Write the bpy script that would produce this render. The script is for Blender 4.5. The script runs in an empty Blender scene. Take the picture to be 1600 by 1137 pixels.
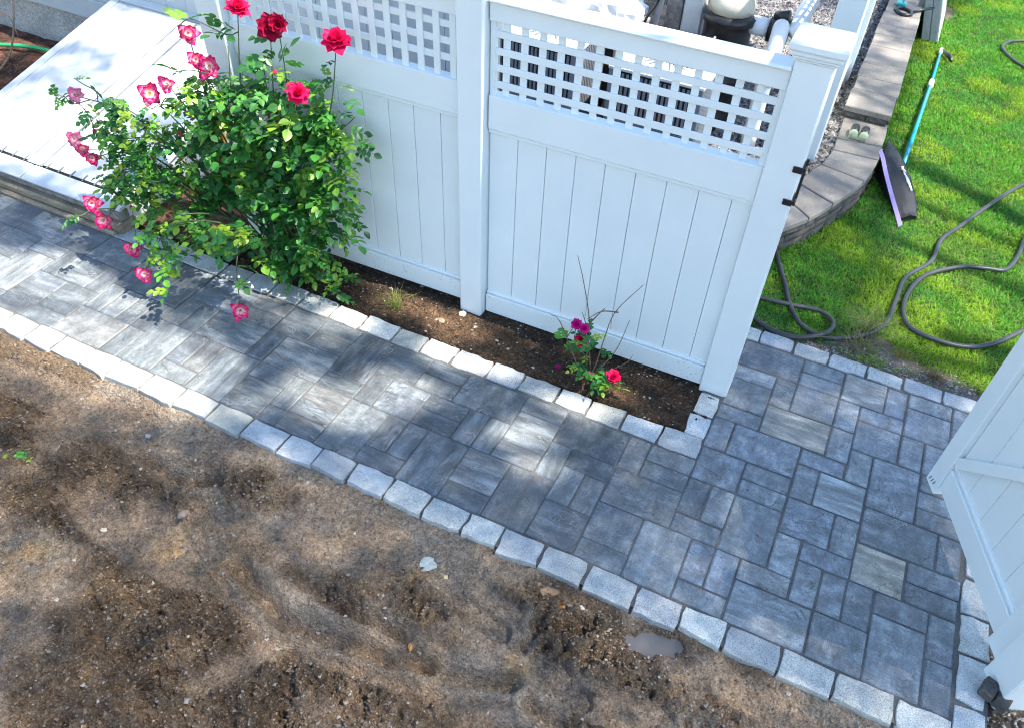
import bpy, bmesh, math, random
import numpy as np
from mathutils import Vector, Matrix, Euler
random.seed(11)
rng = np.random.default_rng(11)
scene = bpy.context.scene
col = scene.collection

# ------------------------------------------------------------------ units
M = 0.112          # one paving module in metres: u runs along the path, v towards the viewer, h up
LEAN = 0.059       # the ground falls slightly against the plumb line of the fences
def V(u, v, h=0.0):
    return (u * M, -v * M - LEAN * h * M, h * M)

# ------------------------------------------------------------------ camera
CAM = (-1.6488 * M, -32.0761 * M, 27.2147 * M)
yaw, pitch, roll = -0.391023, 0.757215, 0.081063
cy, sy = math.cos(yaw), math.sin(yaw)
fwd = Vector((sy * math.cos(pitch), cy * math.cos(pitch), -math.sin(pitch)))
rt = Vector((cy, -sy, 0)); upv = rt.cross(fwd)
c_, s_ = math.cos(roll), math.sin(roll)
r2 = rt * c_ + upv * s_; u2 = -rt * s_ + upv * c_
cam = bpy.data.cameras.new('camera'); cam_o = bpy.data.objects.new('camera', cam); col.objects.link(cam_o)
cam.sensor_width = 36.0; cam.lens = 1293.48 / 1600 * 36.0; cam.clip_end = 500; cam.clip_start = 0.05
mw = Matrix((r2, u2, -fwd)).transposed().to_4x4(); mw.translation = Vector(CAM)
cam_o.matrix_world = mw
scene.camera = cam_o

# ------------------------------------------------------------------ light
SUN_EL, SUN_AZ = math.radians(62), math.radians(-3)    # azimuth measured from +X towards +Y
sun_dir = Vector((math.cos(SUN_EL) * math.cos(SUN_AZ), math.cos(SUN_EL) * math.sin(SUN_AZ), math.sin(SUN_EL)))
world = bpy.data.worlds.new('World'); scene.world = world; world.use_nodes = True
wn = world.node_tree; wn.nodes.clear()
sky = wn.nodes.new('ShaderNodeTexSky'); sky.sky_type = 'NISHITA'; sky.sun_disc = False
sky.sun_elevation = SUN_EL; sky.sun_rotation = math.pi / 2 - SUN_AZ; sky.air_density = 1.0; sky.dust_density = 0.2; sky.ozone_density = 0.7
bg = wn.nodes.new('ShaderNodeBackground'); bg.inputs['Strength'].default_value = 0.15
wo = wn.nodes.new('ShaderNodeOutputWorld')
wn.links.new(sky.outputs[0], bg.inputs['Color']); wn.links.new(bg.outputs[0], wo.inputs['Surface'])
sl = bpy.data.lights.new('sun', 'SUN'); sl.energy = 5.0; sl.angle = math.radians(0.53); sl.color = (1.0, 0.93, 0.82)
so = bpy.data.objects.new('sun', sl); col.objects.link(so)
so.rotation_euler = (-sun_dir).to_track_quat('-Z', 'Y').to_euler(); so.location = (4, 0, 12)
scene.view_settings.view_transform = 'Standard'; scene.view_settings.look = 'None'
scene.view_settings.exposure = 1.45; scene.view_settings.gamma = 1.0
scene.render.engine = 'CYCLES'
scene.cycles.use_denoising = True; scene.cycles.use_adaptive_sampling = True; scene.cycles.adaptive_threshold = 0.04
scene.cycles.filter_width = 1.1; scene.cycles.max_bounces = 6; scene.cycles.diffuse_bounces = 3; scene.cycles.glossy_bounces = 2; scene.cycles.transmission_bounces = 3

# ------------------------------------------------------------------ helpers
def wloc(o):
    l = Vector(o.location)
    while o.parent: o = o.parent; l += Vector(o.location)
    return l
def tag(o, label=None, cat=None, group=None, kind=None):
    if label: o['label'] = label
    if cat: o['category'] = cat
    if group: o['group'] = group
    if kind: o['kind'] = kind
    return o
def thing(name, label, cat, loc, group=None):
    o = bpy.data.objects.new(name, None); col.objects.link(o)
    o.location = loc; o.empty_display_size = 0.05
    return tag(o, label, cat, group)
def link(name, me, loc, parent=None, rot=None):
    o = bpy.data.objects.new(name, me); col.objects.link(o)
    if parent: o.parent = parent; loc = Vector(loc) - wloc(parent)
    o.location = loc
    if rot is not None: o.rotation_euler = rot
    return o
def add(name, verts, faces, mat, parent=None, smooth=False, cols=None):
    v = np.asarray(verts, dtype=np.float64)
    c = (v.min(0) + v.max(0)) / 2
    me = bpy.data.meshes.new(name); me.from_pydata((v - c).tolist(), [], faces)
    me.materials.append(mat)
    if smooth: me.polygons.foreach_set('use_smooth', [True] * len(me.polygons))
    if cols is not None:
        at = me.color_attributes.new('Col', 'FLOAT_COLOR', 'POINT')
        cc = np.ones((len(v), 4)); cc[:, :3] = cols; at.data.foreach_set('color', cc.ravel())
    me.update()
    return link(name, me, c, parent)
def big(name, verts, tris, mat, cols=None, parent=None, smooth=False):
    """numpy mesh: verts (n,3), tris (m,k)"""
    verts = np.asarray(verts, np.float32); tris = np.asarray(tris, np.int32); k = tris.shape[1]
    me = bpy.data.meshes.new(name)
    me.vertices.add(len(verts)); me.vertices.foreach_set('co', verts.ravel())
    me.loops.add(tris.size); me.loops.foreach_set('vertex_index', tris.ravel())
    me.polygons.add(len(tris)); me.polygons.foreach_set('loop_start', np.arange(0, tris.size, k, dtype=np.int32))
    me.update(calc_edges=True); me.validate()
    me.polygons.foreach_set('use_smooth', [smooth] * len(me.polygons))
    me.materials.append(mat)
    if cols is not None:
        at = me.color_attributes.new('Col', 'FLOAT_COLOR', 'POINT')
        cc = np.ones((len(verts), 4), np.float32); cc[:, :3] = cols; at.data.foreach_set('color', cc.ravel())
    return link(name, me, (0, 0, 0), parent)
def ident(x, y, z): return (x, y, z)
def cbox(x0, x1, y0, y1, z0, z1, b=0.0, fn=ident):
    """chamfered box in local coordinates mapped by fn; returns verts, faces with outward normals"""
    lo, hi = (x0, y0, z0), (x1, y1, z1)
    vs, idx = [], {}
    for c in range(8):
        s = [(c >> k) & 1 for k in range(3)]
        for a in range(3):
            p = []
            for k in range(3):
                e = hi[k] if s[k] else lo[k]
                p.append(e if (k == a or b == 0) else e + (-b if s[k] else b))
            if b == 0 and a > 0: idx[(c, a)] = idx[(c, 0)]; continue
            idx[(c, a)] = len(vs); vs.append(p)
    fs = []
    for a in range(3):
        o1, o2 = [k for k in range(3) if k != a]
        for s in (0, 1):
            cs = []
            for q1, q2 in ((0, 0), (1, 0), (1, 1), (0, 1)):
                cs.append((s << a) | (q1 << o1) | (q2 << o2))
            fs.append([idx[(c, a)] for c in cs])
        if b:
            for q1 in (0, 1):
                for q2 in (0, 1):
                    c0 = (q1 << o1) | (q2 << o2); c1 = c0 | (1 << a)
                    fs.append([idx[(c0, o1)], idx[(c0, o2)], idx[(c1, o2)], idx[(c1, o1)]])
    if b:
        for c in range(8): fs.append([idx[(c, 0)], idx[(c, 1)], idx[(c, 2)]])
    pv = [fn(*p) for p in vs]
    cen = np.mean(np.array(pv), 0); out = []
    for f in fs:
        P_ = [np.array(pv[i]) for i in f]
        n = np.cross(P_[1] - P_[0], P_[2] - P_[0])
        out.append(f[::-1] if n @ (sum(P_) / len(P_) - cen) < 0 else f)
    return pv, out
def boxo(name, x0, x1, y0, y1, z0, z1, mat, parent=None, b=0.0, fn=V):
    v, f = cbox(x0, x1, y0, y1, z0, z1, b, fn)
    return add(name, v, f, mat, parent)
def merge(parts):
    vs, fs = [], []
    for v, f in parts:
        k = len(vs); vs += [tuple(p) for p in v]; fs += [[i + k for i in q] for q in f]
    return vs, fs
def spline(pts, n=8):
    P_ = [np.array(p, float) for p in pts]; P_ = [2 * P_[0] - P_[1]] + P_ + [2 * P_[-1] - P_[-2]]
    out = []
    for i in range(1, len(P_) - 2):
        for k in range(n):
            t = k / n
            a, b, c, d = P_[i - 1:i + 3]
            out.append(0.5 * (2 * b + (c - a) * t + (2 * a - 5 * b + 4 * c - d) * t * t + (3 * b - a - 3 * c + d) * t ** 3))
    out.append(P_[-2]); return out
def tube(pts, r, seg=8, caps=True):
    pts = [np.array(p, float) for p in pts]; n = len(pts)
    rs = r if hasattr(r, '__len__') else [r] * n
    vs, fs = [], []
    ref = np.array([0.0, 0, 1]); prev = None
    for i, p in enumerate(pts):
        t = pts[min(i + 1, n - 1)] - pts[max(i - 1, 0)]; t = t / (np.linalg.norm(t) + 1e-12)
        if prev is None:
            a = np.cross(t, ref)
            if np.linalg.norm(a) < 1e-3: a = np.cross(t, [1.0, 0, 0])
        else:
            a = prev - t * (prev @ t)
        a = a / (np.linalg.norm(a) + 1e-12); prev = a; b = np.cross(t, a)
        for k in range(seg):
            w = 2 * math.pi * k / seg
            vs.append(p + rs[i] * (a * math.cos(w) + b * math.sin(w)))
    for i in range(n - 1):
        for k in range(seg):
            k2 = (k + 1) % seg
            fs.append([i * seg + k, i * seg + k2, (i + 1) * seg + k2, (i + 1) * seg + k])
    if caps: fs.append(list(range(seg))[::-1]); fs.append([(n - 1) * seg + k for k in range(seg)])
    return vs, fs
_tab = rng.random((256, 256))
def vnoise(x, y):
    xi = np.floor(x).astype(int); yi = np.floor(y).astype(int)
    fx, fy = x - xi, y - yi; fx = fx * fx * (3 - 2 * fx); fy = fy * fy * (3 - 2 * fy)
    a = _tab[xi % 256, yi % 256]; b = _tab[(xi + 1) % 256, yi % 256]
    c = _tab[xi % 256, (yi + 1) % 256]; d = _tab[(xi + 1) % 256, (yi + 1) % 256]
    return (a * (1 - fx) + b * fx) * (1 - fy) + (c * (1 - fx) + d * fx) * fy
def fbm(x, y, o=4):
    s, a, t = 0, 1.0, 0
    for k in range(o):
        s = s + a * vnoise(x * 2 ** k + 17.3 * k, y * 2 ** k + 5.1 * k); t += a; a *= 0.5
    return s / t
def sstep(e0, e1, x):
    t = np.clip((x - e0) / (e1 - e0), 0, 1); return t * t * (3 - 2 * t)
def seg_dist(u, v, pl):
    d = np.full(np.shape(u), 1e9)
    for (a, b), (c, e) in zip(pl[:-1], pl[1:]):
        dx, dy = c - a, e - b; L = dx * dx + dy * dy
        t = np.clip(((u - a) * dx + (v - b) * dy) / L, 0, 1)
        d = np.minimum(d, np.hypot(u - a - t * dx, v - b - t * dy))
    return d

# ------------------------------------------------------------------ materials
def new_mat(name):
    m = bpy.data.materials.new(name); m.use_nodes = True
    nt = m.node_tree; return m, nt, nt.nodes['Principled BSDF']
def nd(nt, typ, ins=None, **props):
    n = nt.nodes.new(typ)
    for k, v in props.items(): setattr(n, k, v)
    if ins:
        for k, v in ins.items():
            if isinstance(v, bpy.types.NodeSocket): nt.links.new(v, n.inputs[k])
            else: n.inputs[k].default_value = v
    return n
def ramp(nt, fac, stops):
    n = nt.nodes.new('ShaderNodeValToRGB'); nt.links.new(fac, n.inputs[0])
    e = n.color_ramp.elements
    while len(e) < len(stops): e.new(0.5)
    for el, (p, c) in zip(e, stops):
        el.position = p; el.color = (c, c, c, 1) if not hasattr(c, '__len__') else (*c, 1)
    return n.outputs[0]
def noise(nt, vec, scale, detail=4, rough=0.55, dist=0.0):
    return nd(nt, 'ShaderNodeTexNoise', {'Vector': vec, 'Scale': scale, 'Detail': detail, 'Roughness': rough, 'Distortion': dist}).outputs[0]
def mixc(nt, fac, a, b, mode='MIX'):
    n = nt.nodes.new('ShaderNodeMix'); n.data_type = 'RGBA'; n.blend_type = mode
    for k, v in ((0, fac), (6, a), (7, b)):
        if isinstance(v, bpy.types.NodeSocket): nt.links.new(v, n.inputs[k])
        else: n.inputs[k].default_value = v if (k == 0 or len(v) == 4) else (*v, 1)
    return n.outputs[2]
def math_(nt, op, a, b=0.0):
    n = nt.nodes.new('ShaderNodeMath'); n.operation = op
    for k, v in ((0, a), (1, b)):
        if isinstance(v, bpy.types.NodeSocket): nt.links.new(v, n.inputs[k])
        else: n.inputs[k].default_value = v
    return n.outputs[0]
def bump(nt, bs, height, strength=0.5, dist=0.01):
    b = nd(nt, 'ShaderNodeBump', {'Height': height, 'Strength': strength, 'Distance': dist})
    nt.links.new(b.outputs[0], bs.inputs['Normal'])
def objvec(nt, jitter=True, scale=None):
    tc = nt.nodes.new('ShaderNodeTexCoord'); v = tc.outputs['Object']
    if jitter:
        oi = nt.nodes.new('ShaderNodeObjectInfo')
        m = math_(nt, 'MULTIPLY', oi.outputs['Random'], 57.0)
        cmb = nd(nt, 'ShaderNodeCombineXYZ', {'X': m, 'Y': math_(nt, 'MULTIPLY', m, 1.7), 'Z': m})
        v = nd(nt, 'ShaderNodeVectorMath', {0: v, 1: cmb.outputs[0]}, operation='ADD').outputs[0]
    if scale is not None:
        v = nd(nt, 'ShaderNodeVectorMath', {0: v, 1: scale}, operation='MULTIPLY').outputs[0]
    return v
def geovec(nt):
    return nt.nodes.new('ShaderNodeNewGeometry').outputs['Position']
def simple(name, colr, rough=0.5, var=0.12, nscale=30, bmp=0.0, metallic=0.0, spec=0.5, dark=None):
    m, nt, bs = new_mat(name)
    v = objvec(nt)
    n = noise(nt, v, nscale)
    f = ramp(nt, n, [(0.3, 0.0), (0.7, 1.0)])
    lo = [c * (1 - var) for c in colr] if dark is None else dark; hi = [min(1, c * (1 + var)) for c in colr]
    nt.links.new(mixc(nt, f, lo, hi), bs.inputs['Base Color'])
    bs.inputs['Roughness'].default_value = rough; bs.inputs['Metallic'].default_value = metallic
    bs.inputs['Specular IOR Level'].default_value = spec
    if bmp: bump(nt, bs, noise(nt, v, nscale * 3, 5), bmp, 0.004)
    return m
def vcol_mat(name, rough=0.8, var=0.25, nscale=120, bmp=0.3, trans=0.0, spec=0.3, bd=0.004):
    m, nt, bs = new_mat(name)
    a = nt.nodes.new('ShaderNodeVertexColor'); a.layer_name = 'Col'
    g = geovec(nt); n = noise(nt, g, nscale, 5)
    k = ramp(nt, n, [(0.25, 1 - var), (0.75, 1 + var)]) if var else None
    c = mixc(nt, 1.0, a.outputs[0], k, 'MULTIPLY') if var else a.outputs[0]
    nt.links.new(c, bs.inputs['Base Color']); bs.inputs['Roughness'].default_value = rough
    bs.inputs['Specular IOR Level'].default_value = spec
    if bmp: bump(nt, bs, n, bmp, bd)
    if trans:
        t = nd(nt, 'ShaderNodeBsdfTranslucent', {'Color': c})
        mx = nd(nt, 'ShaderNodeMixShader', {0: trans, 1: bs.outputs[0], 2: t.outputs[0]})
        nt.links.new(mx.outputs[0], nt.nodes['Material Output'].inputs['Surface'])
    return m
def vinyl_mat(name, specks=0.0):
    m, nt, bs = new_mat(name)
    v = objvec(nt)
    n = noise(nt, v, 3.0, 5)
    c = mixc(nt, ramp(nt, n, [(0.3, 0.0), (0.75, 1.0)]), (0.745, 0.805, 0.800), (0.80, 0.86, 0.855))
    if specks:
        s = noise(nt, v, 70, 3); s2 = noise(nt, v, 5, 2)
        f = math_(nt, 'MULTIPLY', ramp(nt, s, [(0.60, 0.0), (0.70, 1.0)]), ramp(nt, s2, [(0.35, 0.0), (0.7, specks)]))
        c = mixc(nt, f, c, (0.36, 0.31, 0.25))
    nt.links.new(c, bs.inputs['Base Color']); bs.inputs['Roughness'].default_value = 0.42
    bump(nt, bs, noise(nt, v, 14, 2), 0.05, 0.004)
    return m
VINYL = vinyl_mat('white_vinyl', 0.06)
VINYL_S = vinyl_mat('splashed_vinyl', 0.8)
def paver_mat():
    m, nt, bs = new_mat('slate_paver')
    oi = nt.nodes.new('ShaderNodeObjectInfo')
    v = objvec(nt); vs = objvec(nt, True, (3.0, 13.0, 3.0))
    st = noise(nt, vs, 1.6, 6, 0.65, 0.35)                 # streaks along the length of the stone
    cl = noise(nt, objvec(nt, True, (1.7, 1.0, 1.0)), 10, 8, 0.75, 0.25)                      # cloudy mottling
    gr = noise(nt, v, 150, 6, 0.8)                          # grain
    k = math_(nt, 'ADD', math_(nt, 'MULTIPLY', st, oi.outputs['Alpha']), math_(nt, 'MULTIPLY', cl, math_(nt, 'SUBTRACT', 1.0, oi.outputs['Alpha'])))
    f = ramp(nt, k, [(0.32, 0.42), (0.50, 0.90), (0.67, 1.8)])
    c = mixc(nt, 1.0, oi.outputs['Color'], f, 'MULTIPLY')
    g = ramp(nt, gr, [(0.28, 0.55), (0.5, 1.0), (0.72, 1.5)])
    c = mixc(nt, 1.0, c, g, 'MULTIPLY')
    vein = noise(nt, objvec(nt, True, (0.8, 1.5, 1.0)), 9, 7, 0.62, 1.1)
    vf = ramp(nt, math_(nt, 'ABSOLUTE', math_(nt, 'SUBTRACT', vein, 0.5)), [(0.0, 1.0), (0.016, 0.0)])
    vm = math_(nt, 'MULTIPLY', vf, ramp(nt, noise(nt, v, 5, 2), [(0.38, 0.0), (0.58, 0.9)]))
    c = mixc(nt, vm, c, mixc(nt, ramp(nt, noise(nt, v, 3.1, 1), [(0.45, 0), (0.55, 1)]), (0.05, 0.055, 0.06), (0.42, 0.43, 0.44)))
    nt.links.new(c, bs.inputs['Base Color'])
    bs.inputs['Roughness'].default_value = 0.46; bs.inputs['Specular IOR Level'].default_value = 0.6
    h = math_(nt, 'ADD', math_(nt, 'MULTIPLY', noise(nt, v, 13, 7, 0.68, 0.5), 1.0), math_(nt, 'MULTIPLY', gr, 0.12))
    h = math_(nt, 'SUBTRACT', h, math_(nt, 'MULTIPLY', vm, 0.22))
    bump(nt, bs, h, 0.75, 0.014)
    return m
def granite_mat():
    m, nt, bs = new_mat('grey_granite')
    v = objvec(nt); oi = nt.nodes.new('ShaderNodeObjectInfo')
    s1 = ramp(nt, noise(nt, v, 210, 4, 0.75), [(0.34, 0.12), (0.44, 0.44), (0.58, 0.62), (0.72, 0.84)])
    s2 = ramp(nt, noise(nt, v, 18, 4), [(0.3, 0.80), (0.7, 1.12)])
    c = mixc(nt, 1.0, s1, s2, 'MULTIPLY'); c = mixc(nt, 1.0, c, oi.outputs['Color'], 'MULTIPLY')
    nt.links.new(c, bs.inputs['Base Color']); bs.inputs['Roughness'].default_value = 0.75
    bump(nt, bs, math_(nt, 'ADD', noise(nt, v, 40, 6), math_(nt, 'MULTIPLY', noise(nt, v, 300, 2), 0.3)), 0.5, 0.008)
    return m
PAVER = paver_mat(); GRANITE = granite_mat()
def concrete_mat(name, c0, c1, sc=200):
    m, nt, bs = new_mat(name); v = objvec(nt)
    s = ramp(nt, noise(nt, v, sc, 3, 0.7), [(0.3, 0.55), (0.5, 0.95), (0.7, 1.4)])
    b = mixc(nt, ramp(nt, noise(nt, v, 6, 5), [(0.3, 0), (0.7, 1)]), c0, c1)
    nt.links.new(mixc(nt, 1.0, b, s, 'MULTIPLY'), bs.inputs['Base Color']); bs.inputs['Roughness'].default_value = 0.9
    bump(nt, bs, math_(nt, 'ADD', noise(nt, v, sc, 3), noise(nt, v, 25, 5)), 0.55, 0.006)
    return m
CAPSTONE = concrete_mat('cast_cap_stone', (0.185, 0.165, 0.145), (0.285, 0.26, 0.23))
BLOCK = concrete_mat('split_face_block', (0.05, 0.047, 0.043), (0.10, 0.095, 0.085), 90)
FOUND = concrete_mat('foundation_concrete', (0.32, 0.32, 0.30), (0.44, 0.44, 0.41), 60)
CURB = concrete_mat('old_kerb_concrete', (0.16, 0.125, 0.085), (0.36, 0.30, 0.21), 120)
SLAB = concrete_mat('slab_concrete', (0.30, 0.31, 0.31), (0.40, 0.41, 0.41), 150)
SAND = concrete_mat('joint_sand', (0.085, 0.085, 0.085), (0.165, 0.16, 0.15), 260)
def earth_mat(name, k):
    m, nt, bs = new_mat(name)
    a = nt.nodes.new('ShaderNodeVertexColor'); a.layer_name = 'Col'; g = geovec(nt)
    n1 = noise(nt, g, 38, 6, 0.78, 0.4); n2 = noise(nt, g, 130, 4, 0.8)
    vo = nd(nt, 'ShaderNodeTexVoronoi', {'Vector': g, 'Scale': 95.0, 'Randomness': 1.0}).outputs['Distance']
    c = mixc(nt, 1.0, a.outputs[0], ramp(nt, n1, [(0.32, 1 - 0.62 * k), (0.5, 0.98), (0.68, 1 + 0.55 * k)]), 'MULTIPLY')  # pits darkened, tops lightened in colour where soft light shows little relief
    c = mixc(nt, 1.0, c, ramp(nt, n2, [(0.30, 1 - 0.5 * k), (0.5, 1.0), (0.70, 1 + 0.45 * k)]), 'MULTIPLY')
    nt.links.new(c, bs.inputs['Base Color']); bs.inputs['Roughness'].default_value = 0.95; bs.inputs['Specular IOR Level'].default_value = 0.2
    h = math_(nt, 'ADD', math_(nt, 'MULTIPLY', n1, 1.6), math_(nt, 'MULTIPLY', vo, -0.7))
    bump(nt, bs, math_(nt, 'ADD', h, math_(nt, 'MULTIPLY', n2, 0.5)), 1.0, 0.022)
    return m
DIRT = earth_mat('bare_earth', 1.0)
SOIL = earth_mat('dark_mulch', 1.1)
STONES = vcol_mat('stone_chips', 0.8, 0.25, 200, 0.2)
GRASS = vcol_mat('grass_blade', 0.6, 0.0, 10, 0.0, 0.35)
LAWNB = vcol_mat('lawn_earth', 0.95, 0.4, 120, 0.6)
LEAFV = vcol_mat('rose_foliage', 0.42, 0.0, 10, 0.0, 0.28, 0.5)
PETAL = vcol_mat('rose_petal', 0.55, 0.0, 10, 0.0, 0.25)
CROWN = vcol_mat('tree_leaf', 0.6, 0.0, 10, 0.0, 0.12)
def leaf_mat():
    m, nt, bs = new_mat('rose_leaf'); oi = nt.nodes.new('ShaderNodeObjectInfo')
    c = ramp(nt, oi.outputs['Random'], [(0.0, (0.018, 0.105, 0.026)), (0.35, (0.045, 0.23, 0.045)), (0.7, (0.12, 0.36, 0.040)), (1.0, (0.34, 0.50, 0.04))])
    n = noise(nt, objvec(nt), 60, 2); c = mixc(nt, 1.0, c, ramp(nt, n, [(0.3, 0.8), (0.7, 1.2)]), 'MULTIPLY')
    nt.links.new(c, bs.inputs['Base Color']); bs.inputs['Roughness'].default_value = 0.42
    t = nd(nt, 'ShaderNodeBsdfTranslucent', {'Color': c})
    mx = nd(nt, 'ShaderNodeMixShader', {0: 0.28, 1: bs.outputs[0], 2: t.outputs[0]})
    nt.links.new(mx.outputs[0], nt.nodes['Material Output'].inputs['Surface'])
    return m
LEAF = leaf_mat()
CANE = simple('rose_cane', (0.055, 0.085, 0.03), 0.6, 0.4, 40)
TWIG = simple('dry_twig', (0.16, 0.115, 0.08), 0.8, 0.4, 60)
BARK = simple('bark', (0.11, 0.085, 0.065), 0.9, 0.4, 20, 0.6)
RUBBER = simple('black_rubber', (0.035, 0.038, 0.042), 0.42, 0.2, 40)
BLACKP = simple('black_plastic', (0.018, 0.018, 0.02), 0.35, 0.2, 30)
GREYM = simple('grey_metal', (0.17, 0.19, 0.22), 0.45, 0.1, 20)
DARKV = simple('dark_void', (0.012, 0.013, 0.015), 0.8, 0.2, 20)
WHITEP = simple('white_pvc', (0.80, 0.81, 0.80), 0.35, 0.06, 12)
CREAM = simple('cream_plastic', (0.62, 0.58, 0.46), 0.4, 0.08, 12)
WHITEM = simple('white_painted_steel', (0.62, 0.64, 0.64), 0.35, 0.05, 8)
OLDW = simple('weathered_wood', (0.20, 0.19, 0.175), 0.85, 0.45, 25, 0.5)
BROWNW = simple('brown_board', (0.055, 0.038, 0.03), 0.8, 0.3, 25, 0.3)
SIDING = simple('grey_siding', (0.46, 0.50, 0.52), 0.55, 0.05, 8)
GREENH = simple('green_hose', (0.02, 0.27, 0.10), 0.4, 0.1, 30)
BLUEP = simple('blue_tube', (0.006, 0.25, 0.38), 0.3, 0.1, 30)
TEAL = simple('teal_plastic', (0.02, 0.42, 0.40), 0.35, 0.1, 30)
PURPLE = simple('lilac_plastic', (0.42, 0.33, 0.74), 0.4, 0.06, 30)
BAGB = simple('black_mesh_bag', (0.012, 0.013, 0.018), 0.65, 0.5, 80, 0.7)
TERRA = simple('terracotta', (0.42, 0.10, 0.045), 0.7, 0.15, 30)
PALEG = simple('pale_green_plastic', (0.42, 0.48, 0.30), 0.4, 0.1, 40)
YHOSE = simple('yellow_hose', (0.50, 0.26, 0.04), 0.5, 0.2, 30)
BAGW = simple('white_bag', (0.82, 0.83, 0.86), 0.35, 0.04, 10)
BLUEPR = simple('blue_print', (0.02, 0.10, 0.45), 0.4, 0.05, 10)
STEEL = simple('dull_steel', (0.30, 0.31, 0.32), 0.35, 0.1, 30, metallic=0.7)
def water_mat():
    m, nt, bs = new_mat('muddy_water')
    bs.inputs['Base Color'].default_value = (0.105, 0.10, 0.10, 1); bs.inputs['Roughness'].default_value = 0.05
    return m
WATER = water_mat()

# ================================================================== SETTING
o = big('ground', [(-60, -60, -0.35), (60, -60, -0.35), (60, 60, -0.35), (-60, 60, -0.35)], [(0, 1, 2, 3)], DIRT,
        np.tile([[0.16, 0.12, 0.085]], (4, 1)))
tag(o, 'wide brown earth around the yard', None, None, 'structure')

def sheet(name, u0, u1, v0, v1, du, hfun, cfun, mat, label, keep=None):
    us = np.arange(u0, u1 + du / 2, du); vs_ = np.arange(v0, v1 + du / 2, du)
    U, W = np.meshgrid(us, vs_, indexing='ij')
    H = hfun(U, W)
    P_ = np.stack([U * M, -W * M - LEAN * H * M, H * M], -1).reshape(-1, 3)
    C_ = cfun(U, W).reshape(-1, 3)
    n, k = len(us), len(vs_)
    I = np.arange(n * k).reshape(n, k)
    Q = np.stack([I[:-1, :-1], I[:-1, 1:], I[1:, 1:], I[1:, :-1]], -1).reshape(-1, 4)
    if keep is not None:
        cu = (U[:-1, :-1] + du / 2).ravel(); cv = (W[:-1, :-1] + du / 2).ravel(); Q = Q[keep(cu, cv)]
    ob = big(name, P_, Q, mat, C_, smooth=True)
    tag(ob, label, None, None, 'structure'); return ob

# ---- bare earth in front of the path
OCHRE = [(-18.8, 20.6, 1.5, 1.0), (-9.2, 18.5, 0.9, 0.7), (-11.3, 17.2, 0.8, 0.5), (-6.0, 15.7, 0.55, 0.4), (-5.8, 18.7, 0.8, 0.5), (-24.1, 23.4, 1.5, 1.0), (-20.1, 23.7, 0.7, 0.6), (-29.8, 19.2, 1.0, 0.8)]
DARKD = [(-30.0, 18.2, 1.6, 1.2), (-18.6, 17.2, 2.4, 1.0), (-12.6, 19.3, 1.6, 0.8), (-10.3, 18.4, 2.0, 1.0), (-9.5, 22.2, 3.5, 1.5), (-4.6, 17.2, 1.6, 0.8), (-1.6, 17.8, 1.8, 0.9), (-15.8, 23.8, 2.2, 1.4), (-19.9, 22.5, 2.2, 1.3), (-7.3, 16.8, 1.2, 0.6), (-22, 19.2, 2.4, 1.0), (-25.5, 21.5, 1.8, 1.1)]
GROOVES = [[(-17.0, 20.2), (-14.2, 21.2), (-12.0, 20.9), (-9.3, 20.5), (-7.5, 20.1), (-5.9, 19.5)], [(-15.3, 19.4), (-12.4, 19.9), (-10.3, 19.8), (-8.9, 20.3)],
           [(-27.0, 21.4), (-26.7, 20.5), (-25.7, 19.1)], [(-5.9, 17.1), (-4.3, 16.6)], [(-4.9, 20.0), (-3.5, 20.3)], [(-23.5, 18.0), (-21.6, 18.2), (-20.2, 17.6)]]
TRACKS = [([(-24, 20.6), (-20, 21.6), (-17.0, 20.6), (-14.2, 21.4), (-12.0, 21.2), (-9.3, 20.8), (-7.5, 20.3), (-4.5, 18.9), (-1, 18.6)], 0.75), ([(-17.5, 18.4), (-14.3, 16.4), (-9.7, 16.7), (-6.5, 17.6)], 0.7), ([(-33, 17.2), (-28, 16.6), (-24, 16.6)], 0.9), ([(-13.9, 22.2), (-15.2, 24.4)], 0.42), ([(1, 16.2), (6, 16.4)], 0.6), ([(-21.5, 20.0), (-18.6, 21.2)], 0.8)]
def smooth_band(U, W):
    s = np.zeros(np.shape(U))
    for pl, w in TRACKS:
        d = seg_dist(U, W, pl) + 0.35 * (fbm(U * 1.1 + 3, W * 1.1, 3) - 0.5); s = np.maximum(s, sstep(w + 0.18, w - 0.12, d))
    return s
PUD = (-2.0, 15.85, 0.85, 0.42)
def blobs(U, W, L):
    s = np.zeros(np.shape(U))
    for a, b, ru, rv in L:
        s = np.maximum(s, np.exp(-(((U - a) / ru) ** 2 + ((W - b) / rv) ** 2)))
    return s
def clod(U, W):
    m = fbm(U * 0.22 + 3, W * 0.3 + 8, 3)
    return np.clip(sstep(0.45, 0.58, m) * 0.8 + blobs(U, W, DARKD) * 0.95, 0, 1) * (1 - 0.92 * smooth_band(U, W))
def pud_q(U, W):
    a, b, ru, rv = PUD
    return np.sqrt(((U - a) / ru) ** 2 + ((W - b + 0.05 * (U - a)) / rv) ** 2) + 1.7 * (fbm(U * 1.5 + 8, W * 1.9, 4) - 0.5) + np.clip(0.5 * (U - a) * (W - b), -0.4, 0.4)
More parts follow.
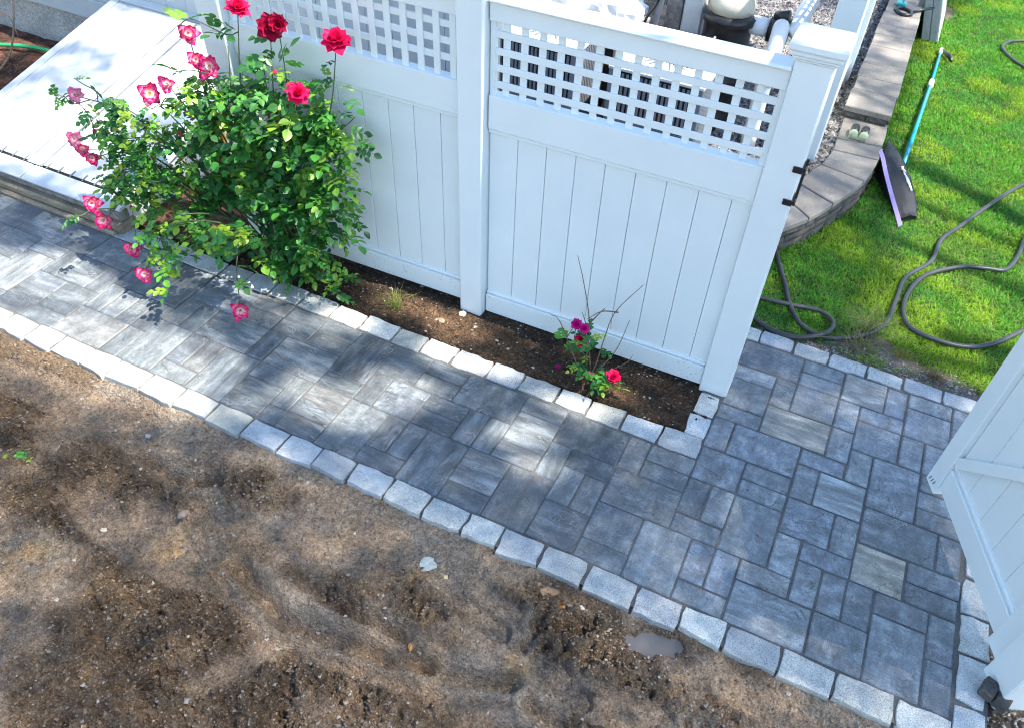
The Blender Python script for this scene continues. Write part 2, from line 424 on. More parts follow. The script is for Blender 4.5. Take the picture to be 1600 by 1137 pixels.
def dirt_h(U, W):
    k = clod(U, W)
    h = -0.30 + 0.34 * (fbm(U * 0.16, W * 0.2, 3) - 0.5) + 0.10 * (fbm(U * 1.3, W * 1.3, 3) - 0.5)
    r = fbm(U * 2.6, W * 2.6, 3); r2_ = fbm(U * 6.5 + 40, W * 6.5, 2)
    h += k * (1.15 * (r - 0.45) + 0.85 * (r2_ - 0.5)) + (1 - k) * 0.17 * (r2_ - 0.5) + 0.10 * k
    for g in GROOVES:
        d = seg_dist(U, W, g) + 0.12 * (fbm(U * 2, W * 2, 2) - 0.5)
        h += -0.50 * np.exp(-(d / 0.22) ** 2) + 0.34 * np.exp(-((d - 0.55) / 0.22) ** 2)
    for g in ([(-8.9, 17.6), (-7.2, 17.9)], [(-5.8, 17.9), (-3.6, 18.9)], [(-13.2, 22.4), (-12.2, 24.5)], [(-19.5, 25), (-17.8, 24.6)]):
        d = seg_dist(U, W, g); h += -0.34 * sstep(0.55, 0.42, d)               # boot and wheel marks
    h = h - 0.28 * smooth_band(U, W)
    near = np.exp(-np.clip(W - 15.1, 0, 9) / 0.5)
    h = h * (1 - near) + near * (-0.20 + 0.16 * (r2_ - 0.5))
    a, b, ru, rv = PUD
    q = np.sqrt(((U - a) / ru) ** 2 + ((W - b + 0.05 * (U - a)) / rv) ** 2) + 1.7 * (fbm(U * 1.5 + 8, W * 1.9, 4) - 0.5) + np.clip(0.5 * (U - a) * (W - b), -0.4, 0.4)
    rim_ = np.exp(-((q - 1.45) / 0.5) ** 2); h = h * (1 - rim_) + rim_ * (-0.24 + 0.10 * (r2_ - 0.5))
    e = sstep(1.35, 0.75, q); h = h * (1 - e) + e * (-0.62)
    return h
def dirt_c(U, W):
    k = clod(U, W)
    t = fbm(U * 0.5 + 9, W * 0.5, 4)[..., None]
    base = np.array([0.41, 0.305, 0.212]) * (0.70 + 0.55 * t)
    gry = np.array([0.350, 0.290, 0.225])
    g = sstep(0.45, 0.6, fbm(U * 0.3 + 50, W * 0.35, 3))[..., None]
    base = base * (1 - g) + gry * g * (0.75 + 0.5 * t)
    dk = np.array([0.150, 0.102, 0.064])
    c = base * (1 - 0.8 * k[..., None]) + dk * 0.8 * k[..., None] * (0.7 + 0.6 * t)
    wet = sstep(2.6, 1.2, pud_q(U, W))[..., None]; c = c * (1 - 0.45 * wet)
    oc = (blobs(U, W, OCHRE) * sstep(0.35, 0.6, fbm(U * 1.2, W * 1.2, 3)))[..., None]
    c = c * (1 - 0.7 * oc) + np.array([0.55, 0.34, 0.13]) * 0.7 * oc
    return c
sheet('bare_dirt', -50, 14, 14.2, 31, 0.075, dirt_h, dirt_c, DIRT, 'churned bare brown earth in front of the cobble edging')
# ---- puddle
a = [(PUD[0] + 1.75 * PUD[2] * math.cos(w), PUD[1] + 1.75 * PUD[3] * math.sin(w)) for w in np.linspace(0, 2 * math.pi, 25)[:-1]]
a = [q for q in a if q[1] > 15.2 or True]
o = add('puddle', [V(q[0], max(q[1], 15.22), -0.42) for q in a], [list(range(len(a)))[::-1]], WATER)
tag(o, 'small muddy puddle beside the granite edging', None, None, 'structure')

# ---- planting bed
def bed_h(U, W):
    return -0.25 + 0.35 * (fbm(U * 0.4, W * 0.5, 3)) + 0.20 * (fbm(U * 3, W * 3, 3) - 0.5) + 0.25 * np.exp(-((U + 18) / 2.5) ** 2 - ((W - 4.2) / 1.2) ** 2) - 0.40 * sstep(5.45, 5.85, W)
def bed_c(U, W):
    t = fbm(U * 2.2, W * 2.2, 4)[..., None]
    c = np.array([0.066, 0.044, 0.029]) * (0.6 + 0.9 * t)
    br = (np.exp(-((U + 17.6) / 3.2) ** 2 - ((W - 4.3) / 1.0) ** 2) + 0.7 * np.exp(-((U + 7.3) / 2.5) ** 2 - ((W - 5.0) / 0.8) ** 2) + 0.5 * np.exp(-((U + 13.5) / 2) ** 2 - ((W - 5) / 0.7) ** 2))[..., None]  # sunlit patches painted into the soil as warmer brown
    br = np.clip(br * (0.4 + 1.1 * t), 0, 1)
    return c * (1 - br) + np.array([0.27, 0.16, 0.085]) * br
sheet('planting_bed', -36.5, -3.3, -3, 6.6, 0.1, bed_h, bed_c, SOIL, 'dark mulched strip between the white fence and the cobbles')
# ---- mulch by the house
def mul_h(U, W): return 0.05 + 0.3 * (fbm(U * 0.8, W * 0.8, 4) - 0.5)
def mul_c(U, W):
    t = fbm(U * 1.5, W * 1.5, 4)[..., None]; s = sstep(0.45, 0.62, fbm(U * 0.6 + 4, W * 0.6, 3))[..., None]
    return np.array([0.09, 0.048, 0.035]) * (0.5 + t) * (1 - s) + np.array([0.21, 0.10, 0.065]) * s * (0.6 + 0.7 * t)
sheet('mulch_ground', -75, -29, -9.7, 5.5, 0.25, mul_h, mul_c, SOIL, 'reddish mulch ground beside the house foundation')
# ---- lawn soil
WALL_OUT = [(-11, -8.0), (-6.5, -8.7), (-3.67, -10.03), (-2.26, -12.27), (-1.3, -14.56), (-0.01, -18.25), (0.41, -21.49), (0.4, -23.41), (0.3, -26.0), (0.2, -34.5), (0.05, -43), (-0.1, -51), (-0.2, -75)]
WO_v = np.array([p[1] for p in WALL_OUT])[::-1]; WO_u = np.array([p[0] for p in WALL_OUT])[::-1]
def wall_u(v): return np.interp(v, WO_v, WO_u)
BARE = [(1.9, -4.1, 1.4, 0.7), (4.3, -4.3, 1.8, 0.8), (6.0, -4.0, 1.3, 0.8), (2.4, -58, 1.0, 2.2), (7.5, -3.6, 0.9, 0.5), (0.0, -3.4, 1.5, .35), (3.2, -5.2, 1.0, .5)]
def bare(U, W): return np.clip(blobs(U, W, BARE) * 1.35 + sstep(-3.7, -3.0, W + 0.8 * (fbm(U * 1.2, W * 1.2, 2) - 0.5)), 0, 1)
def lawn_h(U, W): return -0.18 + 0.28 * (fbm(U * 0.35, W * 0.35, 3) - 0.5) + 0.12 * (fbm(U * 3, W * 3, 2) - 0.5)
def lawn_c(U, W):
    b = bare(U, W)[..., None]; t = fbm(U * 1.5, W * 1.5, 3)[..., None]
    return np.array([0.035, 0.055, 0.014]) * (0.6 + 0.8 * t) * (1 - b) + np.array([0.165, 0.130, 0.10]) * b * (0.65 + 0.7 * t)
sheet('lawn', -12, 60, -110, -2.2, 0.4, lawn_h, lawn_c, LAWNB, 'green lawn right of the retaining wall')
sheet('side_ground', 8.6, 60, -2.6, 14.6, 0.3, lambda U, W: -0.30 + 0.25 * (fbm(U, W, 3) - 0.5),
      lambda U, W: np.array([0.15, 0.12, 0.09]) * (0.5 + fbm(U * 2, W * 2, 3)[..., None]), DIRT, 'bare soil strip behind the open gate')
# ---- gravel bed
def grav_h(U, W): return 1.2 + 0.15 * (fbm(U * 0.6, W * 0.6, 3) - 0.5)
sheet('gravel_bed', -34, -2.0, -75, -10.0, 0.5, grav_h, lambda U, W: np.array([0.10, 0.095, 0.09]) * (0.4 + 1.1 * fbm(U * 3, W * 3, 2)[..., None]),
      DIRT, 'grey gravel bed behind the retaining wall', keep=lambda u, v: (u < wall_u(v) - 1.2) & (v < -11.2))

# ================================================================== PAVED PATH
LAY = """-46 7 -43 9;-43 7 -41 9;-41 7 -38 9;-38 7 -36 9;-36 7 -33 9;-46 9 -43 11;-46 11 -43 13;-43 9 -41 11;-43 11 -42 13;-43 13 -41 14;-41 9 -39 11;-39 9 -37 10;-39 10 -37 13;-42 11 -39 13;-41 13 -39 14;-39 13 -37 14;
-37 9 -36 11;-36 9 -34 11;-34 9 -33 11;-37 11 -35 12;-37 12 -35 14;-35 11 -33 13;-35 13 -33 14;-33 10 -32 12;-32 10 -31 12;-33 7 -31 10;-33 12 -30 14;-31 7 -29 10;-31 10 -30 12;-30 10 -29 12;-30 12 -29 14;-29 11 -27 14;
-27 11 -26 13;-27 13 -25 14;-26 11 -25 13;-29 9 -28 11;-28 9 -27 11;-27 9 -24 11;-24 9 -23 11;-29 7 -26 9;-26 7 -24 8;-26 8 -24 9;-24 7 -22 9;-22 7 -20 8;-22 8 -20 9;-23 9 -20 11;-20 7 -18 10;-20 10 -18 11;-20 11 -18 12;
-20 12 -18 13;-20 13 -18 14;-21 11 -20 13;-21 13 -20 14;-23 11 -21 12;-23 12 -21 14;-25 11 -23 14;-18 7 -16 9;-16 7 -14 8;-16 8 -14 9;-18 9 -17 11;-17 9 -15 11;-18 11 -16 14;-16 11 -15 13;-15 11 -14 13;-16 13 -14 14;
-15 9 -13 10;-15 10 -13 11;-13 9 -12 11;-12 9 -11 11;-14 7 -11 9;-14 11 -12 14;-12 11 -10 13;-12 13 -10 14;-11 7 -9 8;-11 8 -9 10;-11 10 -9 11;-9 9 -8 11;-10 11 -8 14;-9 7 -6 9;-6 7 -5 9;-8 9 -6 10;-8 10 -7 12;-7 10 -6 12;
-8 12 -6 14;-6 9 -3 11;-5 7 -3 8;-5 8 -3 9;-6 11 -4 13;-6 13 -4 14;-4 11 -2 14;-3 -2 0 0;0 -2 2 -1;0 -1 2 0;2 -2 4 0;4 -2 5 0;5 -2 7 -1;5 -1 7 1;7 -2 8 0;7 0 8 1;-3 0 -1 1;-3 1 -1 3;-3 3 -1 4;-1 0 0 2;0 0 2 2;2 0 3 2;
3 0 5 1;3 1 5 3;-1 2 2 4;2 2 3 4;-3 4 -2 6;-2 4 1 6;1 4 3 5;1 5 2 7;2 5 4 7;3 3 4 5;4 3 6 6;5 1 6 3;6 1 8 3;6 3 8 4;6 4 8 5;6 5 8 6;-3 6 -1 8;-1 6 1 7;-1 7 1 8;-3 8 -2 10;-2 8 -1 10;-3 10 -1 11;-1 8 1 11;1 7 3 9;
3 7 4 9;4 6 7 8;7 6 8 8;1 9 2 11;2 9 4 10;2 10 3 12;3 10 4 12;0 11 2 12;-2 11 -1 13;-1 11 0 13;-2 13 0 14;0 12 3 14;3 12 5 14;4 8 6 10;4 10 5 12;5 10 7 11;5 11 7 14;6 8 8 9;6 9 8 10;7 10 8 12;7 12 8 14"""
LAY = [tuple(int(x) for x in q.split()) for q in LAY.replace('\n', '').split(';') if q.strip()]
occ = {}
for a in LAY:
    for i in range(a[0], a[2]):
        for j in range(a[1], a[3]):
            if (i, j) in occ: print('PAVER OVERLAP', a, occ[(i, j)])
            occ[(i, j)] = a
miss = [(i, j) for i in range(-43, 8) for j in range(-2, 14) if (i, j) not in occ and (i >= -3 or j >= 7)]
if miss: print('PAVER MISSING', miss)
bedv, bedf = merge([([V(-46.2, 6.3, -0.035), V(-46.2, 15.0, -0.035), V(9.2, 15.0, -0.035), V(9.2, 6.3, -0.035)], [[0, 1, 2, 3]]),
                    ([V(-3.95, -3.0, -0.035), V(-3.95, 6.3, -0.035), V(9.2, 6.3, -0.035), V(9.2, -3.0, -0.035)], [[0, 1, 2, 3]])])
path = add('paved_path', bedv, bedf, SAND)
tag(path, 'paved slate-grey garden path with granite cobble edging', None, None, 'structure')
def paver_mesh(L, W, gap):
    b = 0.006; x, y = L * M / 2 - gap, W * M / 2 - gap
    v, f = cbox(-x, x, -y, y, -0.05, 0.0, b)
    me = bpy.data.meshes.new('paver'); me.from_pydata(v, [], f); me.materials.append(PAVER); return me
PM = {}
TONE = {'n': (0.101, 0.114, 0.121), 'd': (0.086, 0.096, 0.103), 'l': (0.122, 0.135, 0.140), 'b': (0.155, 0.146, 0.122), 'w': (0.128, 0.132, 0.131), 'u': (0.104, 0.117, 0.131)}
SPEC = {(4, 8): ('b', .55), (-1, 2): ('b', .8), (0, 0): ('w', .5), (2, -2): ('w', .9), (-3, 0): ('l', .5), (0, -1): ('l', .5), (2, 5): ('l', .9), (0, 12): ('l', .6), (0, 11): ('w', .5), (2, 2): ('l', .4), (-1, 0): ('w', .3), (4, 6): ('d', .5), (6, 8): ('d', .2),
        (6, 9): ('d', .2), (5, 10): ('d', .2), (7, 10): ('d', .1), (7, 12): ('d', .5), (7, 6): ('d', .2), (6, 3): ('d', .2), (6, 4): ('d', .2), (6, 5): ('d', .2), (5, 11): ('n', .4), (4, 10): ('n', .1), (3, 12): ('n', .1), (-3, -2): ('d', .2), (-3, 1): ('d', .2), (-3, 3): ('d', .2), (2, 0): ('n', .2),
        (-23, 9): ('l', .95), (-20, 7): ('d', .95), (-12, 11): ('l', .95), (-18, 7): ('n', .8), (-41, 9): ('l', .9), (-39, 10): ('l', .95), (-39, 9): ('l', .9), (-11, 8): ('n', .9), (-11, 10): ('w', .6), (-6, 9): ('w', .3), (-14, 7): ('n', .1), (-9, 7): ('d', .1), (-4, 11): ('l', .4), (-8, 9): ('d', .1), (-6, 7): ('w', .2),
        (-25, 11): ('l', .9), (-22, 7): ('l', .6), (-14, 11): ('n', .6), (-20, 10): ('n', .9), (-20, 11): ('w', .9), (-16, 8): ('w', .4), (-36, 7): ('l', .5), (-38, 7): ('n', .7), (-41, 7): ('n', .6), (-43, 7): ('d', .4)}
for a in sorted(LAY):
    L, W = a[2] - a[0], a[3] - a[1]; turn = W > L
    key = (max(L, W), min(L, W), a[0] >= -3)
    if key not in PM: PM[key] = paver_mesh(key[0], key[1], 0.0036 if key[2] else 0.0020)
    rot = (random.gauss(0, 0.004), random.gauss(0, 0.004), (math.pi / 2 if turn else 0) + random.choice((0, math.pi)) + random.gauss(0, 0.004))
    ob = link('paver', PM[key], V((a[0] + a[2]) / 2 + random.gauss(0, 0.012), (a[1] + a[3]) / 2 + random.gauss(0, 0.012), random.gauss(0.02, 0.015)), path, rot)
    t, s = SPEC.get((a[0], a[1]), (random.choice('nnnludw' if a[0] < -3 else 'nuuulnd'), random.uniform(0.3, 0.95) if a[0] < -6 else random.uniform(0.05, 0.4)))
    j = random.uniform(0.88, 1.14) * (1.35 + 0.25 * max(0.0, min(1.0, (-22 - a[0]) / 6)) + 0.70 * max(0.0, min(1.0, (a[0] + 8) / 7))); cc = TONE[t]  # colour raised at the left for sun, over the pad for open sky
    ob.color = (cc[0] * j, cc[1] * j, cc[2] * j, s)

# ---- granite cobbles
def cobble(poly, top=0.10, depth=0.95, parent=path):
    """poly: four corners (u,v) in order"""
    P4 = [np.array(p, float) for p in poly]; ring = []
    for k in range(4):
        p, q = P4[k], P4[(k + 1) % 4]; L = np.linalg.norm(q - p)
        n = 4 if L > 1.3 else 3
        for t in range(n): ring.append(p + (q - p) * (t / n))
    ring = np.array(ring); cen = ring.mean(0); n = len(ring)
    loc = ring - cen
    rad = np.abs(loc).max(0); 
    e1 = (P4[1] - P4[0]); e1 /= np.linalg.norm(e1); e2 = np.array([-e1[1], e1[0]])
    a_, b_ = loc @ e1, loc @ e2; ha, hb = np.abs(a_).max(), np.abs(b_).max()
    corner = np.clip((np.abs(a_) / ha) * (np.abs(b_) / hb), 0, 1) ** 3
    shr = (1 - 0.035 * corner * rng.uniform(0.5, 1.6, n))[:, None]
    loc = loc * shr + rng.normal(0, 0.022, (n, 2))
    vs = []
    specs = [(1.03, -depth), (1.0, top - 0.09), (0.99, top - 0.03), (0.968, top), (0.6, top + 0.004)]
    for sc_, z in specs:
        for k in range(n):
            q = cen + loc[k] * sc_; vs.append(V(q[0], q[1], z + rng.normal(0, 0.007)))
    vs.append(V(cen[0], cen[1], top + 0.02)); c = len(vs) - 1
    fs = []
    for r in range(len(specs) - 1):
        for k in range(n):
            k2 = (k + 1) % n; fs.append([r * n + k, r * n + k2, (r + 1) * n + k2, (r + 1) * n + k])
    r = len(specs) - 1
    for k in range(n): fs.append([r * n + k, r * n + (k + 1) % n, c])
    # orientation
    p0, p1, p2 = (np.array(vs[i]) for i in fs[-1])
    if np.cross(p1 - p0, p2 - p0)[2] < 0: fs = [f[::-1] for f in fs]
    ob = add('cobblestone', vs, fs, GRANITE, parent)
    g = random.uniform(0.70, 1.14); w = random.uniform(-0.03, 0.05)
    ob.color = ((g + w) * 0.96, g + 0.5 * w, (g - w) * 0.98, 1)
    return ob
def row_u(joints, vin, vout, jit=0.07, top=0.05, gap=0.04):
    for a_, b_ in zip(joints[:-1], joints[1:]):
        s = 1 if vout > vin else -1
        w0, w1 = rng.normal(0, jit, 2); g = gap * rng.uniform(0.6, 1.5)
        cobble([(a_ + g, vin + rng.normal(0, .03)), (b_ - g, vin + rng.normal(0, .03)), (b_ - g, vout + w0), (a_ + g, vout + w1)], top + rng.normal(0, 0.02))
bj = [-46, -44.2, -42.4, -40.6, -38.8, -37.0, -35.2, -33.6, -31.9, -30.1, -28.5, -26.6, -24.7, -22.85, -21.0, -19.05, -17.35, -15.65, -13.85, -12.05, -10.3, -8.75, -7.0, -5.15, -3.15, -1.4, 0.3, 2.3, 4.2, 6.25, 8.15]
row_u(bj, 14.06, 15.15)
row_u([-36.4, -34.0, -32.4, -31.4, -29.0, -27.45, -25.85, -24.0, -22.1, -20.4, -18.5, -16.95, -15.25, -13.35, -11.7, -9.85, -8.3, -6.62, -4.85, -3.0], 6.93, 5.80)
row_u([-3.55, -2.4, -0.7, 1.08, 2.9, 4.65, 6.48, 8.2], -2.06, -3.02)
def col_v(joints, u0, u1):
    for a_, b_ in zip(joints[:-1], joints[1:]):
        cobble([(u0 + rng.normal(0, .04), a_ + .06), (u1 + rng.normal(0, .04), a_ + .06), (u1 + rng.normal(0, .04), b_ - .06), (u0 + rng.normal(0, .04), b_ - .06)], 0.04 + rng.normal(0, .02))
col_v([2.75, 4.3, 5.78], -3.98, -3.05)
col_v([-2.0, -0.3, 1.3, 2.6], -3.95, -3.08)
col_v([-2.9, -1.2, 0.6, 2.4, 4.2, 5.9, 7.7, 9.45, 11.2, 13.25, 15.0], 8.08, 9.12)

# ================================================================== FRONT FENCE
def vf(s): return 2.62 + (-15.4 - s) * 0.018
def F(s, d, h): return V(s, vf(s) + d, h)
fence = thing('privacy_fence', 'white vinyl fence with lattice top behind the rose bed', 'fence', V(-16.1, 2.6, 0))
def panel(par, fn, s0, s1, hb, lat_front='h', jb=None, pw=1.31, top=15.93):
    boxo('bottom_rail', s0, s1, -0.62, -0.02, hb + 0.05, hb + 1.18, VINYL_S, par, 0.03, fn)
    boxo('rail_lip', s0, s1, -0.50, -0.10, hb + 1.19, hb + 1.36, VINYL, par, 0.05, fn)
    boxo('middle_rail', s0, s1, -0.62, -0.02, hb + 10.42, hb + 11.95, VINYL, par, 0.03, fn)
    boxo('rail_groove', s0, s1, -0.52, -0.09, hb + 10.22, hb + 10.41, VINYL, par, 0.03, fn)
    boxo('top_rail', s0, s1, -0.62, -0.02, top - 0.92, top - 0.17, VINYL, par, 0.03, fn)
    v1, f1 = cbox(s0, s1, -0.86, 0.22, top - 0.16, top, 0.06, fn)
    add('rail_cap', v1, f1, VINYL, par)
    edges = jb
    for a_, b_ in zip(edges[:-1], edges[1:]):
        boxo('board', a_ + 0.012, b_ - 0.012, -0.42, -0.21, hb + 1.0, hb + 10.5, VINYL, par, 0.022, fn)
    p = 0.755; w = 0.142; h0, h1 = hb + 11.9, top - 0.85
    dh, dv = (-0.24, -0.34) if lat_front == 'h' else (-0.34, -0.24)
    k = h1 - 0.60
    while k > h0 + 0.25:
        boxo('lattice_slat', s0, s1, dh - 0.045, dh + 0.045, k - w, k + w, VINYL, par, 0.015, fn); k -= 0.69
    k = s0 + 0.62
    while k < s1 - 0.1:
        boxo('lattice_slat', k - w, k + w, dv - 0.045, dv + 0.045, h0, h1, VINYL, par, 0.015, fn); k += p
    boxo('lattice_frame', s0, s0 + 0.2, -0.44, -0.14, h0, h1, VINYL, par, 0.02, fn)
    boxo('lattice_frame', s1 - 0.2, s1, -0.44, -0.14, h0, h1, VINYL, par, 0.02, fn)
def post(par, fn, s0, s1, d0, d1, h0, h1, cap=True):
    p = boxo('post', s0, s1, d0, d1, h0, h1, VINYL, par, 0.05, fn)
    if cap:
        c = (s0 + s1) / 2, (d0 + d1) / 2; r = (s1 - s0) / 2
        for k, (e, a_, b_) in enumerate([(0.06, 0.0, 0.10), (0.13, 0.10, 0.22), (0.20, 0.22, 0.40)]):
            boxo('cap_moulding', c[0] - r - e, c[0] + r + e, c[1] - r - e, c[1] + r + e, h1 + a_ - 0.12, h1 + b_ - 0.12, VINYL, p, 0.04, fn)
        e = 0.30; z = h1 + 0.28
        vs = [fn(c[0] + sx * (r + e * q), c[1] + sy * (r + e * q), z + zz) for q, zz in ((0.85, 0.0), (1.0, 0.06), (1.0, 0.24), (0.9, 0.32)) for sx, sy in ((-1, -1), (1, -1), (1, 1), (-1, 1))]
        vs.append(fn(c[0], c[1], z + 0.46))
        fs = [[0, 1, 2, 3]]
        for q in range(3):
            for k in range(4): fs.append([q * 4 + k, (q + 1) * 4 + k, (q + 1) * 4 + (k + 1) % 4, q * 4 + (k + 1) % 4])
        for k in range(4): fs.append([12 + k, 16, 12 + (k + 1) % 4])
        add('post_cap', vs, fs, VINYL, p)
    return p
post(fence, F, -29.7, -28.4, -1.0, 0.4, -0.6, 16.6)
post(fence, F, -16.72, -15.56, -0.95, 0.42, -0.6, 16.6)
post(fence, F, -4.17, -2.86, -1.05, 0.2, -0.6, 16.35)
RB = [-15.5, -14.19, -12.88, -11.57, -10.28, -8.97, -7.66, -6.34, -5.01, -4.19]
panel(fence, F, -15.5, -4.19, 0.0, 'h', RB, top=15.93)
LB = [-28.38, -27.0, -25.7, -24.4, -23.1, -21.8, -20.48, -19.2, -17.87, -16.74]
panel(fence, F, -28.38, -16.74, -0.1 + 0.35, 'v', LB, top=15.8)
# latch on the end post
lt = thing('gate_latch', 'black latch brackets and rod on the end fence post', 'latch', F(-2.8, -0.3, 11.5))
for h in (12.35, 10.95):
    boxo('bracket', -3.16, -2.80, 0.205, 0.26, h - 0.13, h + 0.13, BLACKP, lt, 0.02, F)
    boxo('bracket_arm', -2.855, -2.72, -0.5, 0.2, h - 0.10, h + 0.10, BLACKP, lt, 0.02, F)
v, f = tube([F(-2.76, -0.12, 10.7), F(-2.76, -0.12, 12.7)], 0.006, 6); add('rod', v, f, BLACKP, lt)

# ================================================================== SIDE FENCE (recedes along the wall)
def S(s, d, h): return V(-4.1 + d, -20.0 - s, h)
sfence = thing('side_fence', 'white vinyl fence running back along the gravel bed', 'fence', V(-4.1, -20.6, 1.2))
post(sfence, S, 0.0, 1.55, -0.75, 0.80, 1.0, 18.2)
def S2(s, d, h): return V(-3.55 + d, -20.0 - s, h)
panel(sfence, S2, 1.58, 13.5, 1.5, 'h', [1.58 + 1.325 * k for k in range(10)], top=17.6)
post(sfence, S, 13.5, 15.05, -0.75, 0.80, 1.0, 18.2)

# ================================================================== OPEN GATE
ga, gb = np.array([6.35, 4.2]), np.array([9.5, 11.8]); gd = (gb - ga) / np.linalg.norm(gb - ga); gn = np.array([-gd[1], gd[0]])
def Gt(s, d, h):
    p = ga + gd * s + gn * d
    return V(p[0], p[1], h - 0.07 * max(0.0, s) * (1 if h < 3 else 0) * 0.6)
gate = thing('garden_gate', 'open white gate with diagonal brace at the right edge', 'gate', Gt(4, -0.2, 0.5))
boxo('stile', -0.57, 0.32, -0.42, 0.10, 0.62, 16.2, VINYL, gate, 0.04, Gt)
for k in range(3):
    v, f = cbox(-0.36 + 0.17 * k, -0.32 + 0.17 * k, 0.098, 0.105, 0.80 + 0.05 * k, 1.06 + 0.05 * k, 0.0, lambda s, d, h: Gt(s + 0.25 * (h - 0.9), d, h))
    add('drain_slot', v, f, DARKV, gate)
boxo('stile', 6.75, 7.62, -0.42, 0.10, 0.75, 16.2, VINYL, gate, 0.04, Gt)
boxo('bottom_rail', 0.33, 6.74, -0.36, 0.02, 1.12, 2.34, VINYL, gate, 0.03, Gt)
boxo('rail_lip', 0.33, 6.74, -0.36, -0.06, 2.35, 2.56, VINYL, gate, 0.05, Gt)
boxo('middle_rail', 0.33, 6.74, -0.36, 0.02, 10.9, 12.3, VINYL, gate, 0.03, Gt)
boxo('top_rail', 0.33, 6.74, -0.36, 0.02, 14.9, 15.7, VINYL, gate, 0.03, Gt)
boxo('rail_cap', 0.33, 6.74, -0.55, 0.22, 15.71, 15.9, VINYL, gate, 0.05, Gt)
ed = [0.33 + 6.41 * k / 5 for k in range(6)]
for a_, b_ in zip(ed[:-1], ed[1:]):
    boxo('board', a_ + 0.01, b_ - 0.01, -0.30, -0.16, 2.3, 11.0, VINYL, gate, 0.02, Gt)
k = 0.95
while k < 6.7:
    boxo('lattice_slat', k - .165, k + .165, -0.28, -0.2, 12.3, 14.9, VINYL, gate, 0.015, Gt); k += 0.765
for k in range(3):
    boxo('lattice_slat', 0.33, 6.74, -0.19, -0.11, 12.8 + 0.765 * k, 13.13 + 0.765 * k, VINYL, gate, 0.015, Gt)
def Br(s, d, h):  # brace running up at 46 degrees
    c, q = math.cos(math.radians(46)), math.sin(math.radians(46))
    return Gt(0.30 + s * c - h * q, d, 2.75 + s * q + h * c)
boxo('brace', 0.05, 9.0, -0.15, 0.06, -0.24, 0.24, VINYL, gate, 0.03, Br)
gpost = thing('gate_post', 'white hinge post at the lower right of the open gate', 'post', Gt(8.4, -0.2, 0))
post(gpost, Gt, 7.72, 9.05, -0.95, 0.38, -0.5, 16.8)

# ================================================================== HOUSE AND BULKHEAD
house = thing('house', 'grey-sided house corner with concrete foundation', 'house', V(-48, -10, 0))
boxo('foundation', -110, -22, -20, -9.5, -2.0, 2.95, FOUND, house, 0.02)
boxo('skirt_board', -110, -21.8, -20, -9.15, 2.96, 4.4, SIDING, house, 0.04)
k = -75.0
while k < -22.1:
    boxo('siding_board', k + 0.012, min(k + 1.75, -21.85) - 0.012, -9.9, -9.35 + (0.02 if int(k * 10) % 2 else 0), 4.41, 30, SIDING, house, 0.02); k += 1.75
boxo('house_wall', -110, -22, -20, -9.95, 4.42, 30, SIDING, house, 0.0)

bh = thing('cellar_bulkhead', 'white sloping steel cellar doors against the house', 'cellar door', V(-42.7, 0, 0))
BV0, BV1, BH0, BH1 = 6.25, -9.1, 1.25, 5.05
def Bk(x, y, z):   # x = u, y = distance up the slope 0..1, z = offset normal to the lid
    v_ = BV0 + (BV1 - BV0) * y; h_ = BH0 + (BH1 - BH0) * y
    return V(x, v_ + z * 0.24, h_ + z)
boxo('side_wall', -36.25, -36.0, BV1, BV0 - 0.05, -0.4, 1.2, WHITEM, bh, 0.0)
for uu in (-49.3, -36.15):
    vs = [V(uu + dx, vv, hh) for dx in (0, 0.3) for vv, hh in ((BV0 - 0.1, 0.3), (BV0 - 0.1, BH0 - 0.02), (BV1, BH1 - 0.02), (BV1, 0.3))]
    add('side_panel', vs, [[0, 1, 2, 3], [7, 6, 5, 4], [0, 4, 5, 1], [1, 5, 6, 2], [2, 6, 7, 3]], WHITEM, bh)
boxo('frame', -49.5, -48.9, 0.0, 1.0, -0.02, 0.20, WHITEM, bh, 0.02, Bk)
boxo('frame', -36.3, -35.7, 0.0, 1.0, -0.02, 0.20, WHITEM, bh, 0.02, Bk)
boxo('frame', -49.5, -35.7, 0.985, 1.02, 0.0, 0.30, WHITEM, bh, 0.01, Bk)
for x0, x1 in ((-48.85, -42.78), (-42.72, -36.35)):
    lid = boxo('door_leaf', x0, x1, 0.07, 0.98, 0.0, 0.16, WHITEM, bh, 0.02, Bk)
    boxo('leaf_nose', x0, x1, -0.015, 0.058, 0.0, 0.16, WHITEM, lid, 0.03, Bk)
    boxo('hinge_strip', (x0 + 0.02) if x0 < -45 else (x1 - 0.85), (x0 + 0.85) if x0 < -45 else (x1 - 0.02), 0.075, 0.97, 0.163, 0.19, WHITEM, lid, 0.01, Bk)
    boxo('vent_slot', x0 + 0.7, x1 - 0.6, 0.0585, 0.0695, 0.0, 0.12, DARKV, lid, 0.0, Bk)
    for k in range(6):
        uu = x0 + 0.9 + k * 0.88
        boxo('vent_rib', uu - 0.035, uu + 0.035, 0.06, 0.09, 0.161, 0.20, GREYM, lid, 0.0, Bk)
boxo('centre_strip', -43.2, -42.3, 0.06, 0.97, 0.168, 0.23, WHITEM, bh, 0.012, Bk)
for sx in (-43.28, -42.22): boxo('seam', sx - 0.07, sx + 0.07, 0.06, 0.97, 0.1605, 0.166, GREYM, bh, 0.0, Bk)
boxo('sill', -49.6, -35.75, 5.7, 6.30, 0.62, 1.2, OLDW, bh, 0.05)
boxo('kerb', -49.8, -35.6, 5.4, 6.66, -0.5, 0.60, CURB, bh, 0.12)
boxo('kerb_step', -49.8, -35.9, 6.67, 6.98, -0.5, 0.22, CURB, bh, 0.09)
